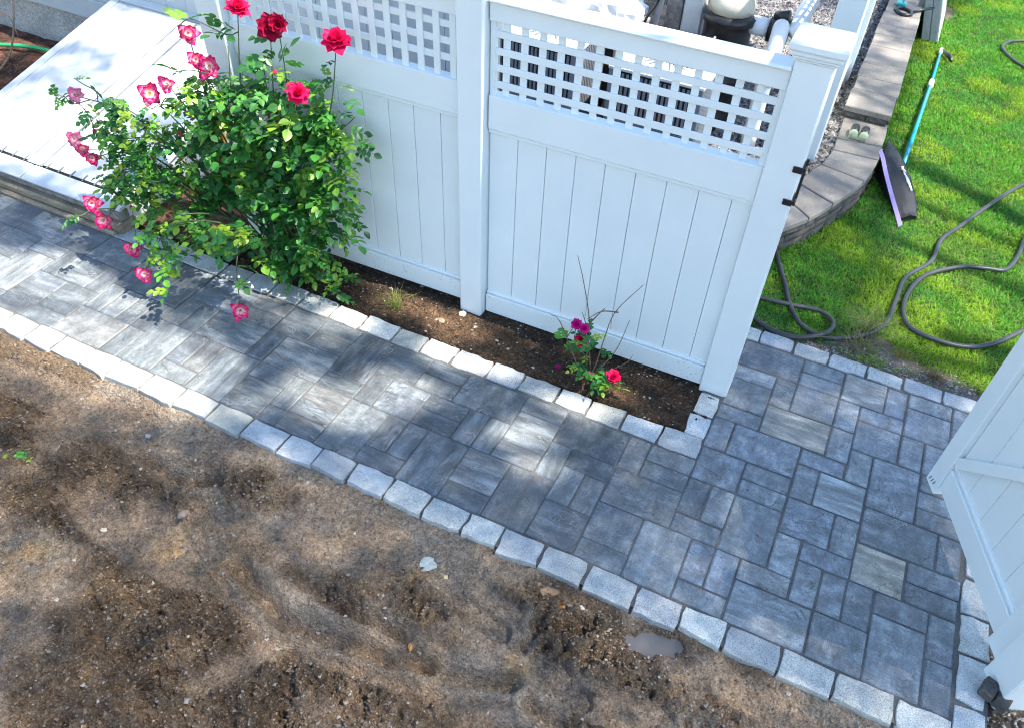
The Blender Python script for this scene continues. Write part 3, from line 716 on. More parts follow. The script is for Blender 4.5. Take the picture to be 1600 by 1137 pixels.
# hose and stems in the mulch by the house
v, f = tube([np.array(q) for q in spline([V(-66, -4.2, .4), V(-62, -5.2, .45), V(-58, -7.0, .5), V(-55, -7.4, .45), V(-51, -6.8, .4), V(-49.9, -6.6, .4)], 8)], 0.016, 8)
o = add('garden_hose', v, f, GREENH, None, True); tag(o, 'green garden hose lying along the house foundation', 'hose')

# ================================================================== RETAINING WALL
wall = thing('retaining_wall', 'curved grey block wall with flat cap stones beside the lawn', 'wall', V(-1, -22, 0))
LJ = [((-13.5, -10.6), (-12.8, -8.0)), ((-10.6, -10.9), (-9.6, -8.25)), ((-8.0, -11.5), (-6.5, -8.75)), ((-5.9, -12.6), (-3.95, -9.6)), ((-4.55, -14.3), (-2.26, -12.27)), ((-3.75, -15.9), (-1.3, -14.56)), ((-2.76, -18.9), (-0.01, -18.25)),
      ((-2.4, -21.3), (0.41, -21.49)), ((-2.45, -23.0), (0.4, -23.41)), ((-2.55, -26.9), (0.33, -26.9))]
def prism(poly, z0, z1, b=0.05):
    P_ = [np.array(p, float) for p in poly]; c = sum(P_) / len(P_); n = len(P_)
    def ins(p, k):
        d = c - p; return p + d / np.linalg.norm(d) * k
    vs = [V(*p, z0) for p in P_] + [V(*p, z1 - b) for p in P_] + [V(*ins(p, b * 1.3), z1) for p in P_]
    fs = [list(range(n))[::-1], [2 * n + k for k in range(n)]]
    for r in range(2):
        for k in range(n): fs.append([r * n + k, r * n + (k + 1) % n, (r + 1) * n + (k + 1) % n, (r + 1) * n + k])
    a_ = np.array(vs[2 * n]); b_ = np.array(vs[2 * n + 1]); d_ = np.array(vs[2 * n + 2])
    if np.cross(b_ - a_, d_ - a_)[2] < 0: fs = [f_[::-1] for f_ in fs]
    return vs, fs
for (a0, a1), (b0, b1) in zip(LJ[:-1], LJ[1:]):
    a0, a1, b0, b1 = (np.array(x) for x in (a0, a1, b0, b1)); g = 0.018
    t = lambda p, q: p + (q - p) * g
    mid = (a1 + b1) / 2; c0 = (a0 + b0) / 2; ex = mid + (mid - c0) / np.linalg.norm(mid - c0) * 0.05
    v, f = prism([t(a0, b0), t(a1, b1), ex, t(b1, a1), t(b0, a0)], 1.36, 1.70 + random.gauss(0, 0.012))
    add('cap_stone', v, f, CAPSTONE, wall)
uj = [-26.3, -29.5, -31.9, -34.5, -38.4, -41.0, -43.5, -46.6, -50.1, -53.6, -57.2, -61, -64.5]
for a_, b_ in zip(uj[:-1], uj[1:]):
    ja, jb_ = random.gauss(0, 0.05), random.gauss(0, 0.05)
    v, f = prism([(-2.75 + ja, a_ - 0.03), (0.22 + jb_ + wall_u(a_) * 0.5, a_ - 0.03), (0.22 + jb_ + wall_u(b_) * 0.5, b_ + 0.03), (-2.75 + ja, b_ + 0.03)], 2.22, 2.60 + random.gauss(0, 0.012))
    add('cap_stone', v, f, CAPSTONE, wall)
def rough_block(p, q, z0, z1, inn, parent):
    """split-face block: p,q outer corners (u,v); inn inner offset vector"""
    p, q = np.array(p), np.array(q); d = q - p; n_ = np.array([d[1], -d[0]]); n_ /= np.linalg.norm(n_)
    if n_ @ inn > 0: n_ = -n_
    vs, fs = [], []; nu, nz = 5, 3
    for i in range(nu):
        for j in range(nz):
            e = (i in (0, nu - 1)) or (j in (0, nz - 1))
            pp = p + d * (0.01 + 0.98 * i / (nu - 1)) + n_ * (rng.uniform(-0.02, 0.03) if e else rng.uniform(0.03, 0.16))
            vs.append(V(*pp, z0 + 0.012 + (z1 - z0 - 0.024) * j / (nz - 1)))
    for i in range(nu - 1):
        for j in range(nz - 1):
            fs.append([i * nz + j, (i + 1) * nz + j, (i + 1) * nz + j + 1, i * nz + j + 1])
    k = len(vs)
    for pp in (p + inn, q + inn):
        vs += [V(*pp, z0 + 0.012), V(*pp, z1 - 0.012)]
    fs += [[k, 0 * nz, 0 * nz + nz - 1, k + 1], [(nu - 1) * nz, k + 2, k + 3, (nu - 1) * nz + nz - 1], [k + 1, nz - 1, (nu - 1) * nz + nz - 1, k + 3], [k + 2, k, k + 1, k + 3], [k, k + 2, (nu - 1) * nz, 0]]
    bm = bmesh.new(); bv = [bm.verts.new(x) for x in vs]
    for f_ in fs: bm.faces.new([bv[i] for i in f_])
    bmesh.ops.recalc_face_normals(bm, faces=bm.faces)
    c = (np.array(vs).min(0) + np.array(vs).max(0)) / 2
    for x in bm.verts: x.co -= Vector(c)
    me = bpy.data.meshes.new('wall_block'); bm.to_mesh(me); bm.free(); me.materials.append(BLOCK)
    return link('wall_block', me, c, parent)
outl = [q[1] for q in LJ]
for r, (z0, z1) in enumerate(((-0.3, 0.32), (0.33, 0.83), (0.84, 1.34))):
    for k, (p, q) in enumerate(zip(outl[:-1], outl[1:])):
        p, q = np.array(p), np.array(q); inn = np.array(LJ[k][0]) - np.array(LJ[k][1]); inn = inn / np.linalg.norm(inn) * 1.6
        m = p + (q - p) * (0.5 if r % 2 else 0.42); off = inn * 0.05
        rough_block(p + off, m + off, z0, z1, inn, wall); rough_block(m + off, q + off, z0, z1, inn, wall)
k = -27.0; r = 0
while k > -64:
    L = random.uniform(2.0, 2.6)
    for z0, z1 in ((-0.3, 0.5), (0.52, 1.34), (1.36, 2.2)):
        x = 0.12 + wall_u(k) * 0.5
        if z0 < 1.3 and k > -27: continue
        rough_block((x, k), (x, k - L + 0.03), z0, z1, np.array([-1.6, 0]), wall)
    k -= L
# front return of the raised course
for x0, x1 in ((-2.7, -1.2), (-1.18, 0.2)):
    rough_block((x1, -26.42), (x0, -26.42), 1.71, 2.2, np.array([0, -0.5]), wall)

# ================================================================== EQUIPMENT BEHIND THE FENCE
def unit(label, u0, u1, v0, v1, h0, h1):
    t = thing('heat_pump', label, 'heat pump', V((u0 + u1) / 2, (v0 + v1) / 2, h0), 'louvred units behind the fence')
    boxo('body', u0 + 0.12, u1 - 0.12, v1 + 0.12, v0 - 0.12, h0, h1 - 0.1, DARKV, t, 0.0)
    for uu in (u0, u1 - 0.35): boxo('corner_post', uu, uu + 0.35, v0 - 0.35, v0, h0, h1 - 0.12, GREYM, t, 0.03)
    for uu in (u0, u1 - 0.35): boxo('corner_post', uu, uu + 0.35, v1, v1 + 0.35, h0, h1 - 0.12, GREYM, t, 0.03)
    boxo('band', u0 + 0.36, u1 - 0.36, v0 - 0.14, v0 - 0.01, (h0 + h1) / 2 - 0.1, (h0 + h1) / 2 + 0.14, GREYM, t, 0.02)
    n = 17
    for k in range(n):
        x = u0 + 0.42 + (u1 - u0 - 0.84) * (k + 0.5) / n
        boxo('louvre', x - 0.075, x + 0.075, v0 - 0.13, v0 - 0.03, h0 + 0.15, h1 - 0.25, GREYM, t, 0.02)
    n = 14
    for k in range(n):
        y = v1 + 0.42 + (v0 - v1 - 0.84) * (k + 0.5) / n
        boxo('louvre', u1 - 0.13, u1 - 0.03, y - 0.08, y + 0.08, h0 + 0.15, h1 - 0.25, GREYM, t, 0.02)
    boxo('lid', u0 - 0.05, u1 + 0.05, v1 - 0.05, v0 + 0.05, h1 - 0.1, h1 + 0.12, WHITEM, t, 0.05)
    c = ((u0 + u1) / 2, (v0 + v1) / 2)
    v, f = tube([V(c[0], c[1], h1 + 0.125), V(c[0], c[1], h1 + 0.16)], 0.19, 24); gl = add('fan_opening', v, f, DARKV, t)
    for k in range(12):
        w = k * math.pi / 12
        v, f = tube([V(c[0] + 1.7 * math.cos(w), c[1] + 1.7 * math.sin(w), h1 + 0.2), V(c[0] - 1.7 * math.cos(w), c[1] - 1.7 * math.sin(w), h1 + 0.2)], 0.004, 5); add('grille_bar', v, f, GREYM, gl)
unit('left louvred grey unit seen through the lattice', -22.3, -17.2, -12.0, -17.0, 1.25, 7.9)
unit('right louvred grey unit seen through the lattice', -15.2, -9.7, -12.0, -17.4, 1.25, 7.7)
o = boxo('backing_board', -18.8, -14.9, -18.2, -17.9, 1.1, 7.4, BROWNW, None, 0.03); tag(o, 'dark brown board standing between the louvred units', 'board')
v, f = tube([V(-17.3, -17.6, 1.2), V(-15.9, -17.7, 7.6)], 0.017, 8); o = add('conduit_pipe', v, f, CREAM, None, True); tag(o, 'slanting pale pipe in front of the brown board', 'pipe')
pl = thing('terracotta_planter', 'orange terracotta trough in front of the right louvred unit', 'planter', V(-12.0, -11.2, 1.2))
boxo('trough', -13.4, -10.4, -11.7, -10.9, 1.2, 4.3, TERRA, pl, 0.12); boxo('rim', -13.5, -10.3, -11.75, -10.8, 4.31, 4.65, TERRA, pl, 0.06)
bk_ = thing('white_bucket', 'pale blue-white bucket between the louvred units', 'bucket', V(-16.0, -15.5, 1.2))
prof = [(0.95, 1.2), (1.05, 3.5), (1.12, 6.6), (1.2, 6.7), (1.2, 7.0)]
vs, fs = [], []
for r_, h_ in prof:
    for k in range(20): vs.append(V(-16.15 + r_ * 0.78 * math.cos(k * math.pi / 10), -18.2 + r_ * 0.78 * math.sin(k * math.pi / 10), h_))
for i in range(len(prof) - 1):
    for k in range(20): fs.append([i * 20 + k, i * 20 + (k + 1) % 20, (i + 1) * 20 + (k + 1) % 20, (i + 1) * 20 + k])
fs.append([80 + k for k in range(20)][::-1]); add('pail', vs, fs, WHITEP, bk_, True)
# timber post
o = boxo('timber_post', -15.0, -14.0, -22.6, -21.7, 1.0, 15, OLDW, None, 0.06); tag(o, 'weathered timber post rising behind the fence rail', 'post')
mb = thing('meter_box', 'pale grey electrical box fixed to the timber post', 'electrical box', V(-13.3, -22, 6))
boxo('case', -13.95, -12.6, -22.5, -21.8, 6.6, 11.0, WHITEM, mb, 0.06); boxo('door', -13.85, -12.7, -21.79, -21.7, 6.8, 10.8, WHITEM, mb, 0.03)
# filter pump
pm = thing('pool_pump', 'black ribbed pool filter with cream lid behind the fence', 'pool pump', V(-10.9, -21.5, 1.2))
def lathe(cu, cv, prof, seg=28):
    vs, fs = [], []
    for r_, h_ in prof:
        for k in range(seg):
            w = 2 * math.pi * k / seg; vs.append(V(cu + r_ * math.cos(w), cv + r_ * math.sin(w), h_))
    for i in range(len(prof) - 1):
        for k in range(seg): fs.append([i * seg + k, (i + 1) * seg + k, (i + 1) * seg + (k + 1) % seg, i * seg + (k + 1) % seg])
    fs.append([k for k in range(seg)]); fs.append([(len(prof) - 1) * seg + k for k in range(seg)][::-1])
    return vs, fs
v, f = lathe(-10.9, -21.6, [(1.5, 1.2), (1.55, 2.0), (1.45, 2.2), (1.45, 4.4), (1.6, 4.5), (1.6, 4.8), (1.45, 4.9), (1.45, 6.4), (1.62, 6.5), (1.62, 6.8), (1.5, 6.9), (1.5, 8.1), (1.7, 8.2), (1.7, 8.6), (1.4, 8.75), (0.9, 8.8)]); add('tank', v, f, BLACKP, pm, True)
v, f = lathe(-10.9, -21.6, [(1.35, 8.76), (1.4, 9.3), (1.15, 9.9), (0.6, 10.2), (0.1, 10.25)]); add('lid', v, f, CREAM, pm, True)
boxo('motor', -13.6, -12.3, -22.3, -20.9, 4.0, 6.5, BLACKP, pm, 0.2)
boxo('foot', -14, -9.2, -22.9, -20.4, 1.2, 1.5, SLAB, pm, 0.05)
pp = thing('pvc_pipework', 'white plastic pipe elbows with black union near the post cap', 'pipe', V(-7.8, -20.5, 1.2))
def pipe(name, pts, r, m, par=pp, n=6): v, f = tube(spline([V(*q) for q in pts], n), r, 14); add(name, v, f, m, par, True)
pipe('elbow', [(-7.6, -19.6, 1.3), (-7.6, -19.6, 6.5), (-7.55, -20.0, 8.0), (-7.6, -20.6, 8.7), (-7.7, -21.4, 8.4)], 0.055, WHITEP)
pipe('union', [(-8.4, -21.6, 8.2), (-7.2, -21.6, 8.2)], 0.085, BLACKP, n=2)
pipe('tee', [(-9.6, -21.6, 8.2), (-8.4, -21.6, 8.2)], 0.062, WHITEP, n=2)
pipe('riser', [(-7.2, -21.6, 8.2), (-6.8, -22.0, 8.6), (-6.8, -23.2, 8.9), (-6.8, -26, 8.9)], 0.058, WHITEP)
pipe('valve_handle', [(-8.2, -21.6, 9.0), (-7.4, -21.4, 9.3)], 0.03, BLACKP, n=2)
pipe('collar', [(-7.6, -19.6, 5.6), (-7.6, -19.6, 6.2)], 0.064, WHITEP, n=2)
pipe('stub', [(-5.4, -26, 1.2), (-5.4, -26, 2.6)], 0.09, CREAM, n=2)
cc_ = thing('cable_bundle', 'grey conduit and black cables beside the timber post', 'cable', V(-15.6, -21.5, 1.2))
for pts, r_, m_ in (([(-15.5, -21.6, 1.2), (-15.6, -21.5, 6), (-15.3, -21.5, 9.0), (-15.35, -21.5, 13)], 0.022, GREYM), ([(-16.0, -21.6, 1.2), (-16.2, -21.3, 6.5), (-15.6, -21.3, 8.2), (-15.2, -21.5, 9.5)], 0.010, BLACKP),
                    ([(-13.0, -21.5, 6.7), (-12.4, -21.0, 5.2), (-12.2, -20.8, 6.2), (-11.9, -21.2, 7.2)], 0.009, GREYM), ([(-12.7, -21.5, 6.8), (-12.0, -20.4, 6.4), (-11.2, -19.9, 7.6)], 0.008, WHITEP)):
    v, f = tube(spline([V(*q) for q in pts], 8), r_, 8); add('cable', v, f, m_, cc_, True)
# white plastic bags on the shelf
sh = thing('storage_bench', 'low timber bench under the white bags behind the fence', 'bench', V(-20, -21, 1.2))
boxo('top', -23.2, -16.4, -23.5, -19.4, 6.2, 6.5, OLDW, sh, 0.05)
for uu in (-23.0, -17.0):
    for vv in (-23.2, -19.9): boxo('leg', uu, uu + 0.4, vv, vv + 0.4, 1.2, 6.19, OLDW, sh, 0.03)
def bag(name, label, cu, cv, h0, ru, rv, rh, seed):
    r_ = np.random.default_rng(seed); vs, fs = [], []; nu, nv = 22, 10
    for j in range(nv + 1):
        ph = math.pi * j / nv
        for i in range(nu):
            th = 2 * math.pi * i / nu
            k = 1 + 0.16 * math.sin(3 * th + seed) * math.sin(ph) + r_.normal(0, 0.05)
            z = math.cos(ph); z = max(z, -0.75)
            vs.append(V(cu + ru * k * math.sin(ph) * math.cos(th), cv + rv * k * math.sin(ph) * math.sin(th), h0 + rh * (0.75 + z * k)))
    for j in range(nv):
        for i in range(nu): fs.append([j * nu + i, j * nu + (i + 1) % nu, (j + 1) * nu + (i + 1) % nu, (j + 1) * nu + i][::-1])
    o = add(name, vs, fs, BAGW, None); tag(o, label, 'bag', 'white plastic bags'); return o
b1 = bag('plastic_bag', 'left crumpled white plastic bag above the fence rail', -21.3, -21.2, 6.5, 2.2, 1.6, 1.3, 3)
b2 = bag('plastic_bag', 'right crumpled white plastic bag above the fence rail', -17.9, -21.0, 6.5, 2.0, 1.5, 1.2, 5)

# ================================================================== THINGS ON THE LAWN AND WALL
def hose(label, pts, r=0.0145, z=0.12):
    P_ = spline([(*q[:2], q[2] if len(q) > 2 else z) for q in pts], 10)
    v, f = tube([V(*q) for q in P_], r, 9); o = add('rubber_hose', v, f, RUBBER, None, True); tag(o, label, 'hose', 'black hoses on the grass'); return o
hose('black hose winding from the wall across the lawn to the right', [(-4.6, -11.2, .2), (-3.64, -10.7, .2), (-3.0, -9.4), (-2.2, -7.4), (-1.67, -5.96), (-0.75, -4.42), (0.64, -4.03), (2.11, -4.97), (3.2, -6.6), (3.5, -9.2), (3.75, -11.6), (4.9, -14.0), (5.26, -16.7), (6.2, -18.9), (7.5, -22.0), (9.7, -26.6), (12.5, -30)])
hose('black hose loop bulging left in the middle of the lawn', [(10.8, -22.5), (9.9, -19.6), (9.55, -17.4), (8.9, -15.4), (7.8, -14.9), (6.5, -14.3), (4.7, -12.3), (3.95, -9.6), (4.16, -7.5), (5.1, -6.8), (7.0, -6.85), (8.5, -7.9), (10.0, -10.0), (12, -12.6)])
hose('short black hose curl beside the end fence post', [(-5.2, -5.3), (-3.55, -5.5), (-1.7, -5.75), (-0.1, -5.98, .16), (0.72, -5.2, .3), (0.5, -4.0, .36), (-0.8, -3.25), (-2.1, -2.98 - 0.25), (-2.9, -3.6), (-3.9, -4.1), (-5.0, -4.0)])
hose('black hose bend far back on the lawn near the right edge', [(12, -56.5), (9.4, -54.4), (8.2, -53.4), (7.6, -51.6), (8.2, -49.6), (9.5, -47.8), (12, -45.5)])
pn = thing('pool_net', 'blue pole pool net with black bag and lilac rim on the grass', 'pool net', V(2.2, -25, 0))
v, f = tube([V(2.05, -23.0, 0.45), V(2.6, -39.3, 0.3)], 0.0165, 10); add('pole', v, f, BLUEP, pn, True)
v, f = tube([V(2.6, -39.3, 0.3), V(2.76, -46.6, 0.25)], 0.0135, 10); add('inner_pole', v, f, BLUEP, pn, True)
v, f = tube([V(2.585, -38.8, 0.3), V(2.62, -39.9, 0.3)], 0.024, 12); add('coupling', v, f, WHITEP, pn, True)
v, f = tube([V(2.755, -46.4, 0.25), V(2.775, -47.5, 0.25)], 0.017, 10); add('tip', v, f, WHITEP, pn, True)
v, f = tube([V(2.8, -47.4, 0.25), V(3.5, -46.1, 0.3), V(3.75, -45.2, 0.25)], [0.014, 0.022, 0.012], 8); add('hook', v, f, BLACKP, pn, True)
# rim: flat lilac band standing on its edge, bag hanging behind it
rim = [(0.42, -23.2, 1.55), (0.35, -22.7, 1.75), (0.6, -21.9, 1.75), (1.15, -20.6, 1.3), (1.9, -19.0, 0.75), (2.65, -17.4, 0.25), (2.85, -17.0, 0.10)]
rs = spline(rim, 6); vs, fs = [], []
for q in rs:
    vs += [V(q[0] - 0.09, q[1] + 0.04, q[2] - 0.08), V(q[0] + 0.07, q[1] - 0.04, q[2] + 0.08), V(q[0] + 0.10, q[1] - 0.04, q[2] + 0.05), V(q[0] - 0.06, q[1] + 0.04, q[2] - 0.11)]
for i in range(len(rs) - 1):
    for k in range(4): fs.append([i * 4 + k, i * 4 + (k + 1) % 4, (i + 1) * 4 + (k + 1) % 4, (i + 1) * 4 + k])
add('rim', vs, fs, PURPLE, pn)
bag_a = [(0.55, -23.6, 1.65), (0.75, -22.2, 1.62), (1.3, -20.8, 1.2), (2.05, -19.1, 0.7), (2.75, -17.6, 0.22)]
bag_b = [(0.75, -24.6, 1.5), (1.5, -24.2, 1.25), (2.5, -22.2, 0.95), (3.2, -20.2, 0.65), (3.65, -18.3, 0.25)]
A_, B_ = spline(bag_a, 5), spline(bag_b, 5); vs, fs = [], []; W_ = 9
for i, (p, q) in enumerate(zip(A_, B_)):
    for k in range(W_):
        t = k / (W_ - 1); m = np.array(p) * (1 - t) + np.array(q) * t
        m[2] += 0.32 * math.sin(math.pi * t) * (1 - 0.5 * i / len(A_)) + rng.normal(0, 0.045); vs.append(V(*m))
n = len(A_)
for i in range(n - 1):
    for k in range(W_ - 1): fs.append([i * W_ + k, (i + 1) * W_ + k, (i + 1) * W_ + k + 1, i * W_ + k + 1])
k0 = len(vs)
ring_ = [i * W_ for i in range(n)] + [(n - 1) * W_ + k for k in range(1, W_)] + [i * W_ + W_ - 1 for i in range(n - 2, -1, -1)] + [k for k in range(W_ - 2, 0, -1)]
for i in ring_:
    x, y, z = vs[i]; vs.append((x, y, 0.004))
for a_ in range(len(ring_)):
    b_ = (a_ + 1) % len(ring_); fs.append([ring_[a_], ring_[b_], k0 + b_, k0 + a_])
bg_ = add('net_bag', vs, fs, BAGB, pn, True)
LOGO = [[(0.0, 0.55), (0.35, 0.15), (0.45, -0.2), (0.6, -0.55)], [(0.15, 0.7), (0.1, 0.35)], [(0.35, 0.15), (0.62, 0.0), (0.72, -0.35), (0.86, -0.75)], [(0.30, -0.05), (0.55, -0.2)], [(0.6, -0.55), (0.78, -0.52)], [(-0.05, 0.3), (0.3, 0.28)]]
def bagpt(x, y):   # logo coordinates to a point just above the bag top
    cu, cv = 2.05 + x * 0.75 - y * 0.25, -21.4 - y * 1.25 + x * 0.4
    return cu, cv
def bag_top(cu, cv):
    best = min(vs[:k0], key=lambda p: (p[0] - cu * M) ** 2 + (p[1] + cv * M) ** 2); return best[2] / M
for st in LOGO:
    P_ = [bagpt(*q) for q in st]
    v, f = tube([V(a_, b_, bag_top(a_, b_) + 0.05) for a_, b_ in P_], 0.006, 5); add('printed_mark', v, f, WHITEP, bg_)
# leaning slabs
sb = thing('concrete_slab', 'inner grey slab of the pair leaning on the far wall', 'slab', V(1.0, -52, 0), 'slabs leaning on the wall')
def Sl(off):
    def fn(x, y, z): return V(0.72 + off + z * math.sin(-0.26) + x * math.cos(0.26), -49.4 - y, z * math.cos(0.26) + x * math.sin(0.26) - 0.1)
    return fn
boxo('slab_body', 0.0, 0.62, 0, 8.5, 0, 3.6, SLAB, sb, 0.04, Sl(0.3))
sb2 = thing('concrete_slab', 'outer white-faced slab of the pair leaning on the far wall', 'slab', V(2.0, -52, 0), 'slabs leaning on the wall')
boxo('slab_body', 0.0, 0.62, 0, 8.3, 0, 3.7, SLAB, sb2, 0.04, Sl(0.98)); boxo('facing', 0.63, 0.72, 0.02, 8.28, 0.02, 3.68, WHITEP, sb2, 0.02, Sl(0.98))
# brush on the wall cap
br = thing('pool_brush', 'teal and black brush lying on the far wall cap', 'brush', V(-1.3, -47.5, 2.6))
v, f = tube(spline([V(-1.9, -47.2, 2.72), V(-1.3, -46.3, 2.72), V(-0.6, -46.6, 2.72), V(-0.7, -47.4, 2.72), V(-1.5, -47.9, 2.72), V(-1.9, -47.2, 2.72)], 6), 0.016, 8); add('frame', v, f, BLACKP, br, True)
boxo('head', -2.0, -1.2, -49.2, -48.3, 2.62, 2.95, TEAL, br, 0.08)
v, f = tube([V(-0.6, -47.2, 2.75), V(0.3, -48.4, 2.8), V(1.0, -49.0, 2.9)], 0.012, 8); add('handle', v, f, BLACKP, br, True)
v, f = tube([V(-1.5, -48.7, 2.95), V(-1.3, -50.6, 4.2)], 0.007, 6); add('string', v, f, STEEL, br, True)
# little lens pair on the lower cap
ey = thing('solar_light', 'small pale green twin-lens light on the lower wall cap', 'lamp', V(-1.2, -23.9, 1.7))
for dx in (-0.33, 0.33):
    v, f = tube([V(-1.25 + dx, -23.65, 2.02), V(-1.25 + dx, -24.55, 2.02)], 0.031, 16); add('barrel', v, f, BLACKP, ey, True)
    v, f = tube([V(-1.25 + dx, -23.3, 2.0), V(-1.25 + dx, -23.64, 2.0)], [0.030, 0.034], 16); ln = add('lens', v, f, PALEG, ey, True)
boxo('base', -1.85, -0.65, -23.9, -23.35, 1.71, 1.9, PALEG, ey, 0.06)
# offcut paver by the gate post
ob = thing('paver_offcut', 'small dark grooved paver piece by the gate post foot', 'paver piece', V(9.35, 12.4, 0))
def Oc(x, y, z):
    a_ = 0.35; return V(9.28 + x * math.cos(a_) - y * math.sin(a_), 12.55 + x * math.sin(a_) + y * math.cos(a_), 0.14 + z - 0.12 * x)
boxo('half', -0.5, -0.02, -0.36, 0.36, 0, 0.42, BLOCK, ob, 0.05, Oc); boxo('half', 0.02, 0.5, -0.36, 0.36, 0, 0.42, BLOCK, ob, 0.05, Oc)

# ================================================================== ROSES
def petal(L, W, tilt, curl, az, z0, r0, base_c, mid_c, tip_c, point=0.5, nu=5, nv=6, ruffle=0.04):
    vs, cs = [], []
    for j in range(nv):
        t = j / (nv - 1)
        w = W * (math.sin(math.pi * (0.10 + 0.78 * t ** 0.8)) if t < 0.72 else math.sin(math.pi * (0.10 + 0.78 * t ** 0.8)) * (1 - point * ((t - 0.72) / 0.28)))
        ang = tilt + curl * t * t
        for i in range(nu):
            x = (i / (nu - 1)) * 2 - 1
            rad = r0 + L * t * math.sin(tilt + curl * t * 0.5)
            z = z0 + L * t * math.cos(tilt + curl * t * 0.5) + 0.22 * W * x * x * (0.7 if tilt > 1 else 1.0) + random.gauss(0, ruffle) * L * t
            if i in (1, 3) : z -= 0.02 * L
            y = x * w
            vs.append((rad * math.cos(az) - y * math.sin(az), rad * math.sin(az) + y * math.cos(az), z))
            e = max(t * 1.15 - 0.35, abs(x) ** 2 * 0.9 - 0.25 + 0.3 * t)
            if t < 0.22: c = np.array(base_c) * (1 - t / 0.22) + np.array(mid_c) * (t / 0.22)
            else: c = np.array(mid_c)
            k = float(np.clip(e * 2.2 - 0.08, 0, 1)); cs.append(tuple(c * (1 - k) + np.array(tip_c) * k))
    fs = [[j * nu + i, j * nu + i + 1, (j + 1) * nu + i + 1, (j + 1) * nu + i] for j in range(nv - 1) for i in range(nu - 1)]
    return vs, fs, cs
def flower_mesh(kind):
    R_ = 0.050; vs, fs, cs = [], [], []
    def put(p):
        k = len(vs); vs.extend(p[0]); fs.extend([[i + k for i in q] for q in p[1]]); cs.extend(p[2])
    if kind.startswith('bi'):
        base, mid, tip = (0.75, 0.55, 0.10), (0.88, 0.60, 0.64), (0.82, 0.005, 0.17)
        if kind == 'bip': mid, tip = (0.84, 0.68, 0.70), (0.78, 0.16, 0.36)
        for ring_, n, tl, L, W in ((0, 6, 1.32, 1.0, 0.44), (1, 6, 1.05, 0.92, 0.40), (2, 5, 0.72, 0.72, 0.32)):
            for k in range(n):
                put(petal(R_ * L * random.uniform(.72, 1.22), R_ * W * random.uniform(.85, 1.15), tl + random.gauss(0, .22), random.uniform(-.3, .9), 2 * math.pi * (k + 0.5 * ring_) / n + random.gauss(0, .2), 0.002 * ring_, 0.003, base, mid, tip, 1.0, ruffle=0.09))
        for k in range(12):
            a_ = random.uniform(0, 6.28); r_ = random.uniform(0, 0.006)
            put(petal(0.008, 0.0022, 0.3, 0.2, a_, 0.004, r_, (0.7, 0.42, 0.03), (0.75, 0.5, 0.05), (0.6, 0.35, 0.02), .3, 3, 3))
    else:
        tip = {'red': (0.80, 0.008, 0.11), 'mag': (0.74, 0.012, 0.30)}.get(kind, (0.40, 0.004, 0.045))
        mid = tuple(c * 0.85 for c in tip); base = tuple(c * 0.7 for c in tip)
        for ring_, n, tl, L, W in ((0, 7, 1.45, 1.0, 0.46), (1, 7, 1.12, 0.95, 0.42), (2, 6, 0.8, 0.85, 0.40), (3, 6, 0.5, 0.72, 0.36), (4, 4, 0.22, 0.6, 0.3), (5, 3, 0.08, 0.5, 0.22)):
            for k in range(n):
                put(petal(R_ * L * random.uniform(.9, 1.08), R_ * W, tl + random.gauss(0, .07), 0.35 if ring_ < 3 else -0.2, 2 * math.pi * (k + 0.37 * ring_) / n + random.gauss(0, .1), 0.0015 * ring_, 0.002, base, mid, tip, 0.8, ruffle=0.05))
    # calyx
    for k in range(5): put(petal(0.018, 0.004, 2.0, -0.4, 2 * math.pi * k / 5, 0.0, 0.002, (0.05, 0.13, 0.03), (0.06, 0.16, 0.03), (0.06, 0.16, 0.03), .9, 3, 4))
    me = bpy.data.meshes.new('rose_' + kind); me.from_pydata(vs, [], fs); me.materials.append(PETAL)
    me.polygons.foreach_set('use_smooth', [True] * len(me.polygons))
    at = me.color_attributes.new('Col', 'FLOAT_COLOR', 'POINT'); cc = np.ones((len(vs), 4)); cc[:, :3] = cs; at.data.foreach_set('color', cc.ravel())
    return me
FM = {k: flower_mesh(k) for k in ('bi', 'bi2', 'bi3', 'bip', 'red', 'dark', 'mag')}
def bud_mesh():
    vs, fs, cs = [], [], []
    def put(p):
        k = len(vs); vs.extend(p[0]); fs.extend([[i + k for i in q] for q in p[1]]); cs.extend(p[2])
    for k in range(5): put(petal(0.022, 0.009, 0.12, -0.25, 2 * math.pi * k / 5, 0.0, 0.005, (0.6, 0.2, 0.15), (0.7, 0.10, 0.14), (0.72, 0.05, 0.16), .7, 4, 5, 0.01))
    for k in range(5): put(petal(0.018, 0.005, 0.35, 0.25, 2 * math.pi * k / 5 + .6, -0.002, 0.005, (0.08, 0.17, 0.03), (0.12, 0.2, 0.04), (0.2, 0.22, 0.06), .9, 3, 4, 0.01))
    me = bpy.data.meshes.new('rose_bud'); me.from_pydata(vs, [], fs); me.materials.append(PETAL)
    at = me.color_attributes.new('Col', 'FLOAT_COLOR', 'POINT'); cc = np.ones((len(vs), 4)); cc[:, :3] = cs; at.data.foreach_set('color', cc.ravel())
    return me
BUD = bud_mesh()
